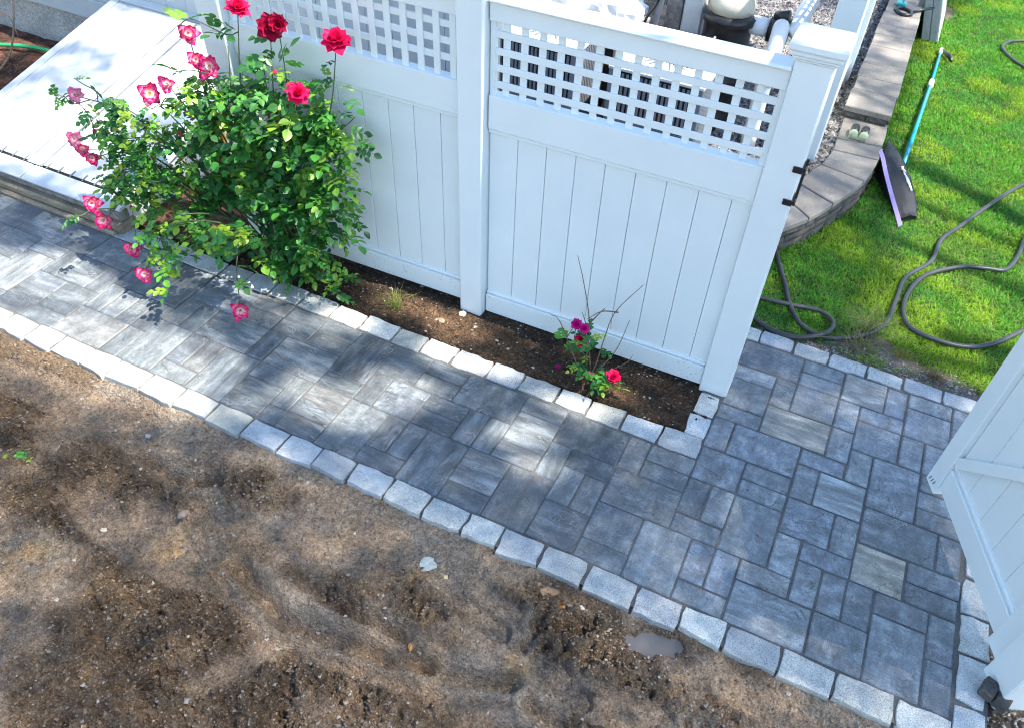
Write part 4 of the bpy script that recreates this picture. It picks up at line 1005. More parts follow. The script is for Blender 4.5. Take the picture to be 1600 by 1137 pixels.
def leaf_arrays(n=5, L=0.056):
    """compound rose leaf along +x, leaflets lying near the xy plane; returns verts, tris"""
    vs, fs = [], []
    def leaflet(o_, d, sz):
        d = np.array(d); d = d / np.linalg.norm(d); s = np.cross([0, 0, 1.0], d); s /= np.linalg.norm(s); nrm = np.cross(d, s)
        k = len(vs); fold = random.uniform(0.10, 0.35); droop = random.uniform(0.1, 0.5)
        prof = [(0, 0), (0.18, 0.24), (0.42, 0.36), (0.68, 0.28), (0.88, 0.13), (1.0, 0)]
        for t, w in prof:
            c = np.array(o_) + d * sz * t - nrm * droop * sz * t * t * 0.4
            if w == 0: vs.append(c)
            else: vs.extend([c + s * sz * w + nrm * fold * sz * w, c - nrm * 0.0, c - s * sz * w + nrm * fold * sz * w])
        # indices: 0 base, then triples, last tip
        fs.extend([[k, k + 3, k + 2], [k, k + 2, k + 1]])
        for q in range(3):
            a_ = k + 1 + 3 * q; b_ = a_ + 3
            fs.extend([[a_, a_ + 1, b_ + 1], [a_, b_ + 1, b_], [a_ + 1, a_ + 2, b_ + 2], [a_ + 1, b_ + 2, b_ + 1]])
        a_ = k + 10; t_ = k + 13
        fs.extend([[a_, a_ + 1, t_], [a_ + 1, a_ + 2, t_]])
    rl = L * (1.5 if n == 5 else 2.2)
    def rach(x): return (x, 0, -0.25 * x * x / rl)
    leaflet(rach(rl), (1, 0, -0.35), L * 1.05)
    prs = [0.62, 0.22] if n == 5 else [0.72, 0.45, 0.18]
    for p in prs:
        for s in (-1, 1):
            leaflet(rach(rl * p), (0.55, s * 0.85, random.uniform(-0.2, 0.1)), L * random.uniform(0.75, 0.95))
    k = len(vs); w = 0.0009
    q0 = [rach(-0.02), rach(rl * 0.5), rach(rl)]
    for q in q0: vs.extend([np.array(q) + (0, w, 0), np.array(q) - (0, w, 0)])
    for a_ in (0, 2): fs.extend([[k + a_, k + a_ + 1, k + a_ + 3], [k + a_, k + a_ + 3, k + a_ + 2]])
    return np.array(vs), np.array(fs)
LV = [leaf_arrays(5, 0.052), leaf_arrays(5, 0.045), leaf_arrays(7, 0.042), leaf_arrays(5, 0.060)]
LMESH = []
for a_, b_ in LV:
    me = bpy.data.meshes.new('leaf'); me.from_pydata(a_.tolist(), [], b_.tolist()); me.materials.append(LEAF); LMESH.append(me)
def rot_to(dirv, roll_):
    """rotation whose x axis is dirv and whose z axis points mostly up"""
    x = Vector(dirv).normalized(); z = Vector((0, 0, 1)) - x * x.z
    if z.length < 1e-3: z = Vector((0, 1, 0))
    z.normalize(); y = z.cross(x)
    return Matrix((x, y, z)).transposed() @ Matrix.Rotation(roll_, 3, 'X')

bush = thing('rose_bush', 'large pink-flowered rose bush against the left fence panel', 'rose bush', V(-26.5, 4.4, 0))
ROOT = np.array([-26.3, 4.3, 0.0])
FL = [(-29.25, 4.5, 11.97, 'bi', 1.25), (-26.4, 4.2, 13.6, 'red', 1.2), (-24.85, 4.2, 13.15, 'dark', 1.3), (-24.35, 4.25, 13.45, 'dark', 1.1), (-21.7, 4.0, 13.2, 'red', 1.5), (-23.3, 5.0, 10.93, 'red', 1.1),
      (-28.65, 5.0, 11.1, 'bi', 1.1), (-27.95, 5.0, 10.95, 'bi3', 1.1), (-28.3, 5.1, 10.5, 'bi', 0.8), (-31.6, 5.5, 8.9, 'bi3', 1.2), (-30.5, 5.3, 9.6, 'bi2', 1.1), (-35.4, 6.5, 8.27, 'bip', 0.9), (-36.0, 7.0, 5.95, 'bip', 1.0), (-35.7, 7.0, 5.5, 'bi2', 0.8),
      (-35.25, 7.0, 5.15, 'bi', 1.0), (-33.8, 8.9, 4.0, 'bi', 1.2), (-33.35, 8.9, 3.2, 'bi3', 1.2), (-31.6, 9.3, 2.27, 'bi', 1.0), (-30.4, 10.0, 1.65, 'bi2', 1.1), (-24.75, 9.85, 1.58, 'bi3', 1.0)]
BUDS = [(-30.0, 5.2, 8.4), (-24.6, 5.0, 9.24), (-34.6, 6.8, 6.6), (-29.9, 5.9, 7.4), (-29.5, 5.9, 6.7), (-24.5, 4.8, 11.4), (-23.9, 4.9, 11.0), (-23.6, 5.1, 11.05), (-25.2, 5.0, 9.3), (-33.9, 7.6, 3.9), (-33.1, 7.4, 3.0), (-25.9, 5.4, 9.0)]
canes, anchors = [], []
def mk_cane(end, start=None, sag=0.0, r0=0.008, name='cane', arch=1.0):
    st = np.array(start if start is not None else ROOT + np.array([random.gauss(0, 0.7), random.gauss(0, 0.3), -0.1])); en = np.array(end[:3], float)
    d = en - st
    m1 = st + d * 0.33 + np.array([random.gauss(0, .35), random.gauss(0, .2), arch * (0.12 * abs(d[0]) + 0.25 * max(0, d[1])) + random.gauss(0, .2)])
    m2 = st + d * 0.7 + np.array([random.gauss(0, .3), random.gauss(0, .2), arch * (0.13 * abs(d[0]) + 0.30 * max(0, d[1])) + random.gauss(0, .2)])
    P_ = spline([st, m1, m2, en], 8)
    v, f = tube([V(*q) for q in P_], list(np.linspace(r0, 0.0022, len(P_))), 6)
    add(name, v, f, CANE, bush, True)
    return P_
for fl in FL:
    P_ = mk_cane(fl, None, r0=0.0075, arch=1.0 if fl[2] > 5 else 1.3); canes.append(P_)
extra = [(-21.2, 4.0, 10.0), (-22.0, 4.4, 7.0), (-22.5, 5.2, 4.6), (-23.5, 5.6, 2.6), (-27.5, 6.3, 3.2), (-29.5, 6.8, 2.6), (-31.0, 6.8, 5.0), (-33.0, 6.8, 6.8), (-34.5, 7.2, 4.4), (-28.0, 4.8, 9.0), (-25.2, 4.6, 11.8), (-26.2, 5.4, 6.5), (-31.8, 7.6, 2.8), (-24.6, 6.0, 1.7), (-22.3, 4.1, 11.6), (-27.0, 4.6, 12.0), (-32.2, 6.2, 7.9), (-23.2, 4.4, 9.0), (-29.8, 5.6, 6.2), (-33.4, 7.6, 5.6)]
for q in extra: canes.append(mk_cane(q, None, r0=0.006))
# side twigs
for P_ in list(canes):
    n = len(P_)
    for _ in range(3):
        i = random.randint(int(n * 0.35), n - 3); s = P_[i]
        e = s + np.array([random.gauss(0, 1.3), random.gauss(0.25, 0.7), random.gauss(0.35, 1.0)])
        e[1] = max(e[1], vf(e[0]) + 0.55); e[2] = max(e[2], 0.5)
        if e[0] < -36.0 and e[1] > 6.5 and e[2] < 3: e[2] = 3
        canes.append(mk_cane(e, s, r0=0.003, name='twig', arch=0.2))
# leaves along canes and through the body of the bush
spots = []
for P_ in canes:
    n = len(P_)
    for i in range(int(n * 0.35), n):
        if random.random() < 0.52:
            d = np.array([random.gauss(0, 1), random.gauss(0.5, 1), random.gauss(0.15, 0.55)]); spots.append((P_[i], d))
ELL = [((-25.0, 4.6, 10.6), (2.6, 0.9, 1.7), 25), ((-24.6, 4.8, 7.9), (2.9, 1.0, 2.4), 40), ((-24.3, 5.0, 4.0), (2.1, 1.0, 2.6), 45), ((-28.4, 5.3, 7.8), (2.6, 1.0, 2.2), 16), ((-31.6, 6.3, 5.3), (2.3, 0.9, 1.5), 10), ((-34.3, 6.6, 6.6), (1.2, 0.6, 1.1), 30), ((-29.8, 6.9, 2.9), (3.0, 1.0, 1.2), 18), ((-27.6, 6.2, 2.0), (2.0, 0.9, 1.0), 12), ((-22.0, 4.1, 9.3), (0.8, 0.4, 2.4), 40), ((-22.6, 4.7, 5.6), (1.1, 0.7, 3.6), 60), ((-33.2, 7.0, 4.4), (1.5, 0.7, 1.0), 40)]
for c, r_, n in ELL:
    for _ in range(n):
        d = rng.normal(0, 1, 3); d /= np.linalg.norm(d); k = rng.uniform(0.3, 1.0) ** 0.6
        p = np.array(c) + d * np.array(r_) * k
        p[1] = max(p[1], vf(p[0]) + 0.5); p[2] = max(p[2], 0.4)
        spots.append((p, np.array([d[0], d[1] + 0.5, 0.2 * d[2] + random.gauss(0, .3)])))
camn = np.array([-1.6488, 32.0761, 27.2147])
def clear_of_blooms(p):
    for q in FL:
        q = np.array(q[:3]); a = q - camn; d = np.linalg.norm(a); a /= d; w = p - camn; t = w @ a
        if t < d + 0.25 and np.linalg.norm(w - a * t) < 0.75: return False
    hole = np.array([-28.0, 6.0, 2.6]); w = (p - hole) / np.array([1.5, 2.0, 1.7]); return not (w @ w < 1 and random.random() < 0.8)
spots = [q for q in spots if clear_of_blooms(q[0] + 0.4 * np.array(q[1]) / (np.linalg.norm(q[1]) + 1e-6))]
random.shuffle(spots)
spots.sort(key=lambda s: -(s[0][1] + 0.15 * s[0][2]) + random.gauss(0, 0.8))     # those nearest the viewer first
fv, ff, fc, k0 = [], [], [], 0
for i, (p, d) in enumerate(spots):
    vdir = np.array([d[0], -d[1], d[2]]); R3 = rot_to(vdir, random.gauss(0, 0.45)); sc_ = random.uniform(0.62, 1.06) * (0.85 if p[0] < -30 else 1.05); q = V(*p)
    li = random.randrange(4)
    if i < 300:
        ob = link('leaf', LMESH[li], q, bush); ob.rotation_euler = R3.to_euler(); ob.scale = (sc_, sc_, sc_)
    else:
        a_, b_ = LV[li]; Rn = np.array(R3); w = a_ @ Rn.T * sc_ + np.array(q)
        fv.append(w); ff.append(b_ + k0); k0 += len(w)
        t = random.random(); c = np.array([0.018, 0.095, 0.026]) * (1 - t) + np.array([0.070, 0.28, 0.042]) * t
        if p[0] < -30 and random.random() < 0.5: c = np.array([0.20, 0.33, 0.035])
        if random.random() < 0.25: c = np.array([0.17, 0.35, 0.04])
        fc.append(np.tile(c, (len(w), 1)))
big('foliage', np.concatenate(fv) - np.array(bush.location), np.concatenate(ff), LEAFV, np.concatenate(fc), None).parent = bush
bush.children[-1]['kind'] = 'stuff'
camv = Vector(CAM)
for (u_, v_, h_, kd, sc_), P_ in zip(FL, canes[:len(FL)]):
    loc = Vector(V(u_, v_, h_)); t = Vector(V(*P_[-1])) - Vector(V(*P_[-3])); t.normalize()
    ax = (t * 0.2 + (camv - loc).normalized() * 0.85 + Vector((random.gauss(0, .28), random.gauss(0, .2), random.gauss(0.05, .2)))).normalized()
    if kd == 'red' and h_ > 12: ax = (ax + Vector((0, 0, 1.2))).normalized()
    ob = link('rose_flower', FM[kd], loc, bush); ob.rotation_euler = ax.to_track_quat('Z', 'Y').to_euler(); ob.scale = (sc_ * random.uniform(0.84, 1.08),) * 3
    ob['label'] = {'bi': 'pink-edged white rose bloom', 'bi3': 'pink-edged white rose bloom', 'bi2': 'pink-edged white rose bloom', 'bip': 'pale pink rose bloom', 'red': 'bright crimson rose bloom', 'dark': 'dark red rose bloom'}[kd]
for q in BUDS:
    ob = link('rose_bud', BUD, V(*q), bush); ob.rotation_euler = (random.gauss(0, .3), random.gauss(0, .3), random.uniform(0, 6)); ob.scale = (1.1,) * 3
    e = np.array(q); s = min((p for P_ in canes for p in P_), key=lambda p: ((p - e) ** 2).sum() + (5 if p[2] > e[2] - 0.3 else 0))
    v, f = tube([V(*s), V(*(e * .5 + np.array(s) * .5)), V(*e)], [0.002, 0.0018, 0.0016], 5); add('twig', v, f, CANE, bush, True)
v, f = tube(spline([V(-31.5, 4.5, 7.9), V(-30.9, 3.9, 8.9), V(-30.3, 4.0, 8.2), V(-30.2, 4.2, 6.0), V(-30.6, 4.4, 4.5)], 8), 0.012, 8)
hc = thing('coiled_hose', 'yellow hose coil hanging behind the rose bush', 'hose', V(-30.3, 3.6, 4))
for k in range(5):
    cu = -30.6 + 0.22 * k; pts = [V(cu + 0.75 * math.cos(w) * 0.45, 3.6 + 0.05 * k, 6.0 + 2.0 * math.sin(w)) for w in np.linspace(0, 2 * math.pi, 24)]
    v, f = tube(pts, 0.012, 7, False); add('coil', v, f, YHOSE, hc, True)

# ---- small, half-bare rose
sm = thing('small_rose_plant', 'small half-bare rose with bare twigs before the right fence panel', 'rose plant', V(-9.0, 4.6, 0))
ST = np.array([-9.0, 4.6, 0.05])
TW = [[(-9.3, 4.5, .8), (-9.4, 4.3, 3.3), (-10.1, 4.0, 5.2), (-10.4, 4.0, 6.3)], [(-9.4, 4.3, 3.3), (-9.1, 4.2, 3.9), (-8.9, 4.1, 4.3)], [(-8.8, 4.5, 1.0), (-8.6, 4.3, 2.8), (-8.3, 4.2, 4.3), (-7.4, 4.1, 6.1)], [(-8.3, 4.2, 4.3), (-9.0, 4.1, 3.9), (-9.6, 4.1, 3.2)],
      [(-8.4, 4.5, 1.0), (-7.9, 4.4, 2.4), (-7.6, 4.2, 4.0)], [(-8.5, 4.5, .7), (-7.5, 4.4, 1.7), (-7.2, 4.3, 2.2)], [(-9.6, 4.7, .7), (-10.3, 4.6, 2.0), (-10.9, 4.5, 2.8), (-11.3, 4.4, 3.0)], [(-10.3, 4.6, 2.0), (-10.1, 4.5, 2.7)], [(-9.1, 4.5, 1.0), (-9.6, 4.3, 2.9), (-9.9, 4.2, 3.6)],
      [(-9.2, 4.9, .4), (-10.2, 5.0, .3)], [(-8.8, 4.9, .3), (-8.2, 5.1, .6)]]
for k, t in enumerate(TW):
    st = [ST + np.array([random.gauss(0, .12), random.gauss(0, .1), 0])] if k in (0, 2, 4, 5, 6, 8, 9, 10) else []
    P_ = spline([*st, *[np.array(q) + rng.normal(0, .05, 3) for q in t]], 4)
    v, f = tube([V(*q) for q in P_], list(np.linspace(0.0042, 0.0016, len(P_))), 5); add('twig', v, f, TWIG, sm, True)
for p, sc_, n in [((-9.3, 4.5, 2.5), .7, 7), ((-9.0, 4.6, 1.7), .6, 6), ((-8.5, 5.0, .8), .75, 8), ((-7.8, 5.1, .8), .75, 7), ((-10.5, 4.6, 1.3), .9, 3), ((-9.6, 4.7, 1.0), .6, 5)]:
    for _ in range(n):
        R3 = rot_to((random.gauss(0, 1), random.gauss(-0.4, 1), random.gauss(0.2, .4)), random.gauss(0, .4))
        ob = link('leaf', LMESH[random.randrange(4)], V(*(np.array(p) + rng.normal(0, .18, 3))), sm); ob.rotation_euler = R3.to_euler(); ob.scale = (sc_,) * 3
for p, kd, sc_ in [((-9.95, 4.6, 3.15), 'mag', .62), ((-9.55, 4.6, 3.05), 'mag', .55), ((-9.6, 4.6, 2.25), 'red', .78), ((-7.75, 5.0, 1.15), 'red', .8), ((-8.9, 5.0, .7), 'mag', .4)]:
    ob = link('rose_flower', FM[kd], V(*p), sm); loc = Vector(V(*p)); ax = ((camv - loc).normalized() + Vector((random.gauss(0, .3), 0, random.gauss(.2, .2)))).normalized()
    ob.rotation_euler = ax.to_track_quat('Z', 'Y').to_euler(); ob.scale = (sc_,) * 3
    s = ST + np.array([random.gauss(0, .1), 0, .3]); v, f = tube([V(*s), V(p[0], p[1], p[2] * .6), V(*p)], 0.002, 5); add('twig', v, f, CANE, sm, True)
o = link('fallen_petal', FM['mag'], V(-10.55, 4.75, 0.2)); o.scale = (.3,) * 3; tag(o, 'fallen magenta petal on the dark mulch', 'petal')

# ================================================================== SCATTER (uncountable)
OCT = np.array([(1, 0, 0), (-1, 0, 0), (0, 1, 0), (0, -1, 0), (0, 0, 1), (0, 0, -1)], float)
OCF = np.array([(0, 2, 4), (2, 1, 4), (1, 3, 4), (3, 0, 4), (2, 0, 5), (1, 2, 5), (3, 1, 5), (0, 3, 5)])
def stones(name, pos, size, cols, mat, label, cat, flat=0.65):
    n = len(pos); jit = rng.uniform(0.65, 1.3, (n, 6, 1)); base = OCT[None] * jit + rng.normal(0, 0.16, (n, 6, 3))
    base[:, :, 2] *= flat; base[:, :, 0] *= rng.uniform(0.7, 1.4, (n, 1))
    a = rng.uniform(0, 6.28, n); ca, sa = np.cos(a), np.sin(a)
    x = base[:, :, 0] * ca[:, None] - base[:, :, 1] * sa[:, None]; y = base[:, :, 0] * sa[:, None] + base[:, :, 1] * ca[:, None]
    P_ = np.stack([x, y, base[:, :, 2] + 0.12 * x * rng.normal(0, 1, (n, 1))], -1) * np.asarray(size)[:, None, None] + np.asarray(pos)[:, None, :]
    T = (OCF[None] + (np.arange(n) * 6)[:, None, None]).reshape(-1, 3)
    ob = big(name, P_.reshape(-1, 3), T, mat, np.repeat(cols, 6, 0))
    tag(ob, label, cat, None, 'stuff'); return ob
def pts3(U, W, H): return np.stack([U * M, -W * M - LEAN * H * M, H * M], -1)
def shade(n, c0, c1, g=0.25):
    t = rng.random((n, 1)); return (np.array(c0) * (1 - t) + np.array(c1) * t) * rng.uniform(1 - g, 1 + g, (n, 1))
# pebbles and clods on the bare earth
n = 15000
U = rng.uniform(-34, 11, n); W = rng.uniform(15.2, 29, n)
GRV = [(-22.4, 16.8, 1.6, .8), (-19.7, 18.4, 1.2, .7), (-14.3, 21.5, 1.2, .8), (-12.3, 22.8, 1.6, .9), (-11.0, 24.5, 1.6, 1.5), (-15.7, 15.6, 1.0, .3), (0.2, 17.2, 2, .9), (-2, 16.4, 1.5, .7), (-27, 17, 3, 1), (4, 15.8, 3, .5)]
pr_ = 0.22 + 1.2 * blobs(U, W, GRV) + 0.3 * clod(U, W); kp = rng.random(n) < pr_; U, W = U[kp], W[kp]
sz = np.exp(rng.normal(math.log(0.0040), 0.45, len(U))).clip(0.0015, 0.0095)
H = dirt_h(U, W) + sz * 0.3 / M
stones('dirt_pebbles', pts3(U, W, H), sz, shade(len(U), (0.15, 0.125, 0.10), (0.34, 0.31, 0.27), .3), STONES, 'fine pebbles scattered over the bare earth', 'pebbles')
n = 95000
U = rng.uniform(-34, 11, n); W = rng.uniform(15.2, 29, n); kp = rng.random(n) < clod(U, W) * 0.85 + 0.14; U, W = U[kp], W[kp]
sz = np.exp(rng.normal(math.log(0.0030), 0.48, len(U))).clip(0.0012, 0.0095)
stones('dirt_crumbs', pts3(U, W, dirt_h(U, W) + sz * 0.3 / M), sz, shade(len(U), (0.105, 0.072, 0.047), (0.235, 0.168, 0.115), .25), STONES, 'dark loose crumbs of churned earth', 'earth', 0.8)
# mulch bits and pebbles in the bed
n = 11000
U = rng.uniform(-36.3, -4.0, n); W = rng.uniform(2.3, 6.0, n); kp = (U < -4.2); U, W = U[kp], W[kp]
sz = np.exp(rng.normal(math.log(0.004), 0.5, len(U))).clip(0.0015, 0.012)
cc = shade(len(U), (0.020, 0.015, 0.012), (0.11, 0.068, 0.042), .4); w_ = rng.random(len(U)) < 0.045; cc[w_] = shade(w_.sum(), (0.22, 0.2, 0.17), (0.45, 0.42, 0.37), .2)
stones('bed_mulch', pts3(U, W, bed_h(U, W) + 0.02), sz, cc, STONES, 'dark mulch crumbs and grit in the rose bed', 'mulch', 0.5)
# gravel
n = 30000
U = rng.uniform(-14, -2.2, n); W = rng.uniform(-62, -13.5, n); kp = U < wall_u(W) - 2.75 + (W > -19) * 0.2; U, W = U[kp], W[kp]
sz = rng.uniform(0.008, 0.019, len(U))
stones('gravel_stones', pts3(U, W, grav_h(U, W) + 0.05), sz, shade(len(U), (0.10, 0.095, 0.095), (0.40, 0.37, 0.35), .45), STONES, 'grey and pink gravel behind the retaining wall', 'gravel', 0.75)
# grit along cobble edge near lawn
n = 1800
U = rng.uniform(-3, 9, n); W = rng.normal(-3.75, 0.45, n); kp = W < -3.05; U, W = U[kp], W[kp]
stones('verge_grit', pts3(U, W, lawn_h(U, W) + 0.03), np.exp(rng.normal(math.log(.0045), .4, len(U))).clip(.002, .011), shade(len(U), (0.12, 0.10, 0.085), (0.42, 0.39, 0.35), .3), STONES, 'grit along the cobbles beside the lawn', 'grit')
n = 700
U = rng.uniform(9.15, 11.5, n); W = rng.uniform(9, 15.5, n)
stones('gate_grit', pts3(U, W, np.full(n, -0.22)), np.exp(rng.normal(math.log(.005), .45, n)).clip(.002, .013), shade(n, (0.10, 0.085, 0.07), (0.40, 0.36, 0.31), .3), STONES, 'grit in the soil by the gate post', 'grit')

n = 2600
U = rng.uniform(-43, 8, n); W = rng.uniform(6.9, 14.1, n); e_ = np.minimum(W - 6.9, 14.1 - W); kp = rng.random(n) < 0.15 + 0.85 * np.exp(-e_ / 0.35); U, W = U[kp], W[kp]
stones('paving_grit', pts3(U, W, np.full(len(U), 0.035)), np.exp(rng.normal(math.log(.0022), .4, len(U))).clip(.001, .005), shade(len(U), (0.12, 0.09, 0.065), (0.32, 0.27, 0.21), .3), STONES, 'specks of soil and grit on the paving', 'grit')

def blades(U, W, H0, hgt, wid, cols, mat, name, label, lean=0.6, parent=None, cat='grass'):
    n = len(U); a = rng.uniform(0, 6.28, n); ln = np.abs(rng.normal(lean, 0.3, n)) * hgt
    dx, dy = np.cos(a), np.sin(a); px, py = -dy * wid / 2, dx * wid / 2
    B0 = pts3(U, W, H0)
    z = np.zeros(n)
    v0 = B0 + np.stack([px, py, z], -1); v1 = B0 - np.stack([px, py, z], -1)
    mid = B0 + np.stack([dx * ln * 0.35, dy * ln * 0.35, hgt * 0.6], -1)
    v2 = mid + np.stack([px, py, z], -1) * 0.75; v3 = mid - np.stack([px, py, z], -1) * 0.75
    v4 = B0 + np.stack([dx * ln, dy * ln, hgt * 0.95 - 0.25 * ln], -1)
    P_ = np.stack([v0, v1, v2, v3, v4], 1).reshape(-1, 3); I = (np.arange(n) * 5)[:, None]
    T = np.concatenate([I + [0, 1, 3], I + [0, 3, 2], I + [2, 3, 4]], 0)
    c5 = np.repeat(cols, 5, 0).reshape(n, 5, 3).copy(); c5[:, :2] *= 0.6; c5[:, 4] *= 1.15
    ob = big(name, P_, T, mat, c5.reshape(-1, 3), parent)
    if label: tag(ob, label, cat, None, 'stuff')
    return ob
n = 330000
W = -3.0 - 67 * rng.random(n) ** 1.35; U = rng.uniform(-5, 13.5, n)
b = bare(U, W); yl = sstep(0.47, 0.62, fbm(U * 0.28 + 7, W * 0.28 + 3, 3)); dk = sstep(0.5, 0.65, fbm(U * 0.45 + 70, W * 0.45, 3))
kp = (U > wall_u(np.clip(W, -75, -8)) + 0.12) & ((W < -8.7) | (U > -5)) & (rng.random(n) > b * 1.02) & (rng.random(n) < 0.55 + 0.45 * fbm(U * 1.8, W * 1.8, 2))
U, W, yl, dk = U[kp], W[kp], yl[kp], dk[kp]
n = len(U)
c = np.array([0.115, 0.37, 0.026])[None] * rng.uniform(0.6, 1.35, (n, 1))
c = c * (1 - 0.6 * yl[:, None]) + np.array([0.33, 0.49, 0.022]) * 0.65 * yl[:, None] * rng.uniform(0.75, 1.2, (n, 1))
c = c * (1 - 0.45 * dk[:, None]) + np.array([0.055, 0.30, 0.050]) * 0.45 * dk[:, None]
dry = rng.random(n) < 0.09; c[dry] = np.array([0.34, 0.30, 0.13])
far = np.clip(-W / 60, 0, 1)
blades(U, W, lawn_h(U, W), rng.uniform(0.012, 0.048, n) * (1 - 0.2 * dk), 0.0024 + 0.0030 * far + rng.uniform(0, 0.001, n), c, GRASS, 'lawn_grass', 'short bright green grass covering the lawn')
# loose tufts
def tuft(u, v, n, hgt, spread, c0, c1, label, h0=0.0, name='grass_tuft', lean=0.8):
    U_ = u + rng.normal(0, spread, n); W_ = v + rng.normal(0, spread * 0.7, n)
    ob = blades(U_, W_, np.full(n, h0), rng.uniform(0.5, 1.2, n) * hgt, 0.003, shade(n, c0, c1, .2), GRASS, name, None, lean)
    tag(ob, label, 'grass tuft'); ob['kind'] = 'stuff'; return ob
tuft(-19.5, 4.7, 60, 0.11, 0.18, (0.14, 0.20, 0.04), (0.26, 0.30, 0.08), 'pale green grass tuft in the rose bed', 0.1)
tuft(2.5, -5.9, 110, 0.14, 0.28, (0.13, 0.19, 0.04), (0.34, 0.34, 0.14), 'pulled pale grass tuft beside the black hose', 0.0, lean=1.4)
tuft(2.3, -3.9, 60, 0.16, 0.30, (0.20, 0.19, 0.08), (0.36, 0.32, 0.16), 'dry straw wisps on the bare verge', -0.1, lean=2.2)
tuft(4.3, -4.7, 160, 0.035, 0.25, (0.22, 0.20, 0.03), (0.30, 0.26, 0.05), 'small yellow-green clump on the bare verge', -0.05)
tuft(6.0, -3.9, 160, 0.04, 0.28, (0.13, 0.11, 0.04), (0.22, 0.17, 0.07), 'brown dry clump on the verge near the gate', -0.05)
tuft(-1.0, -3.4, 120, 0.03, 0.35, (0.05, 0.14, 0.02), (0.12, 0.22, 0.03), 'green clump by the cobbles near the end post', -0.05)
# weeds: rosettes of a few leaves
def weed(u, v, h, n, sz, label, tint=None):
    t = thing('weed', label, 'weed', V(u, v, h))
    for k in range(n):
        a = 2 * math.pi * k / n + random.gauss(0, .3); R3 = rot_to((math.cos(a), math.sin(a), random.uniform(0.1, 0.5)), random.gauss(0, .3))
        ob = link('leaf', LMESH[random.randrange(4)], V(u + 0.1 * math.cos(a), v + .1 * math.sin(a), h + 0.1), t); ob.rotation_euler = R3.to_euler(); ob.scale = (sz,) * 3
weed(-27.9, 20.1, -0.35, 4, 0.5, 'small green weed at the left of the bare earth')
weed(-29.2, 20.6, -0.35, 4, 0.6, 'tiny green weed at the left photo edge on the earth')
weed(-51.5, 0.3, 0.2, 9, 1.1, 'yellow-green weed in the mulch beside the bulkhead')
weed(-50.8, -1.8, 0.2, 7, 1.0, 'darker weed against the bulkhead frame')
weed(-53.0, 3.0, 0.2, 6, 0.9, 'low weed at the left edge in the mulch')
weed(-56.8, 0.0, 0.2, 9, 1.2, 'dark green weed clump in the mulch at the left edge')
weed(-22.9, 4.0, 0.25, 5, 0.6, 'small green seedling at the foot of the rose bush')
# dry arching stems in the mulch
dp = thing('dry_plant', 'dry grey arching stems in the mulch by the house', 'dead plant', V(-57, -3, 0))
for k, pts in enumerate([[(-55.5, -1.5, .3), (-53.8, -3.2, 2.6), (-54.2, -5.5, 6.5), (-54.6, -6.4, 9)], [(-57.5, -2.5, .3), (-57.5, -5.0, 3.0), (-56.2, -5.5, 3.6), (-55.2, -5.0, 2.6)], [(-57, -2, .3), (-56.5, -3.5, 3.2), (-55.4, -4, 3.0)], [(-59, -1, .2), (-57, 0.5, 1.0), (-54, 2.0, .4)], [(-57, 2, .2), (-55, 1.0, .8), (-52.5, 2.2, .3)], [(-56, 3.6, .2), (-53.5, 2.6, .6), (-51, 2.6, .3)]]):
    P_ = spline(pts, 8); v, f = tube([V(*q) for q in P_], list(np.linspace(0.011 if k == 0 else 0.005, 0.003, len(P_))), 6); add('stem', v, f, TWIG, dp, True)
n = 900
U = rng.uniform(-62, -50, n); W = rng.uniform(-8.5, 5.5, n)
blades(U, W, mul_h(U, W) + 0.05, rng.uniform(0.008, 0.03, n), 0.004, shade(n, (0.10, 0.07, 0.05), (0.30, 0.20, 0.13), .3), GRASS, 'mulch_straw', 'dry straw and bark litter in the mulch', 4.0, cat='litter')

# ---- single stones that stand out
def lump(u, v, r, flat, colr, label, nm='stone', seed=0, cat='stone'):
    r_ = np.random.default_rng(seed); bm = bmesh.new(); bmesh.ops.create_icosphere(bm, subdivisions=2 if flat > 0.4 else 1, radius=1)
    for x in bm.verts:
        k = 1 + 0.14 * math.sin(3 * x.co.x + seed) + 0.12 * math.sin(4 * x.co.y + 2 * seed) + r_.normal(0, 0.075)
        x.co = Vector((x.co.x * k * r * 1.2, x.co.y * k * r * 0.9, x.co.z * k * r * flat))
    me = bpy.data.meshes.new(nm); bm.to_mesh(me); bm.free(); me.materials.append(simple(nm + '_surface_%d' % seed, colr, 0.85, 0.25, 60, 0.5))
    if seed in (1, 8, 13): me.polygons.foreach_set('use_smooth', [True] * len(me.polygons))
    hh = float(dirt_h(np.array([u]), np.array([v]))[0]) if v > 15 else float(bed_h(np.array([u]), np.array([v]))[0])
    o = link(nm, me, V(u, v, hh + r * flat * 0.45 / M)); o.rotation_euler = (0, 0, seed * 1.3); tag(o, label, cat, 'single stones lying on the ground'); return o
lump(-20.27, 19.4, 0.026, 0.7, (0.17, 0.14, 0.115), 'round brown stone on the bare earth', 'stone', 1)
lump(-10.85, 16.65, 0.040, 0.16, (0.36, 0.40, 0.38), 'pale greenish flat shard on the earth below the cobbles', 'stone_shard', 2)
lump(-10.6, 16.35, 0.018, 0.5, (0.15, 0.14, 0.13), 'dark stone touching the pale shard', 'stone', 3)
lump(-9.67, 19.95, 0.014, 0.6, (0.50, 0.23, 0.07), 'orange pebble in the wheel track', 'stone', 4)
lump(-22.7, 21.2, 0.014, 0.4, (0.50, 0.43, 0.33), 'cream leaf-shaped chip on the dark earth', 'stone', 5)
lump(-26.7, 19.25, 0.021, 0.35, (0.40, 0.38, 0.35), 'flat grey stone left on the earth', 'stone', 6)
lump(-24.7, 16.7, 0.016, 0.5, (0.45, 0.43, 0.40), 'whitish stone near the left cobbles', 'stone', 7)
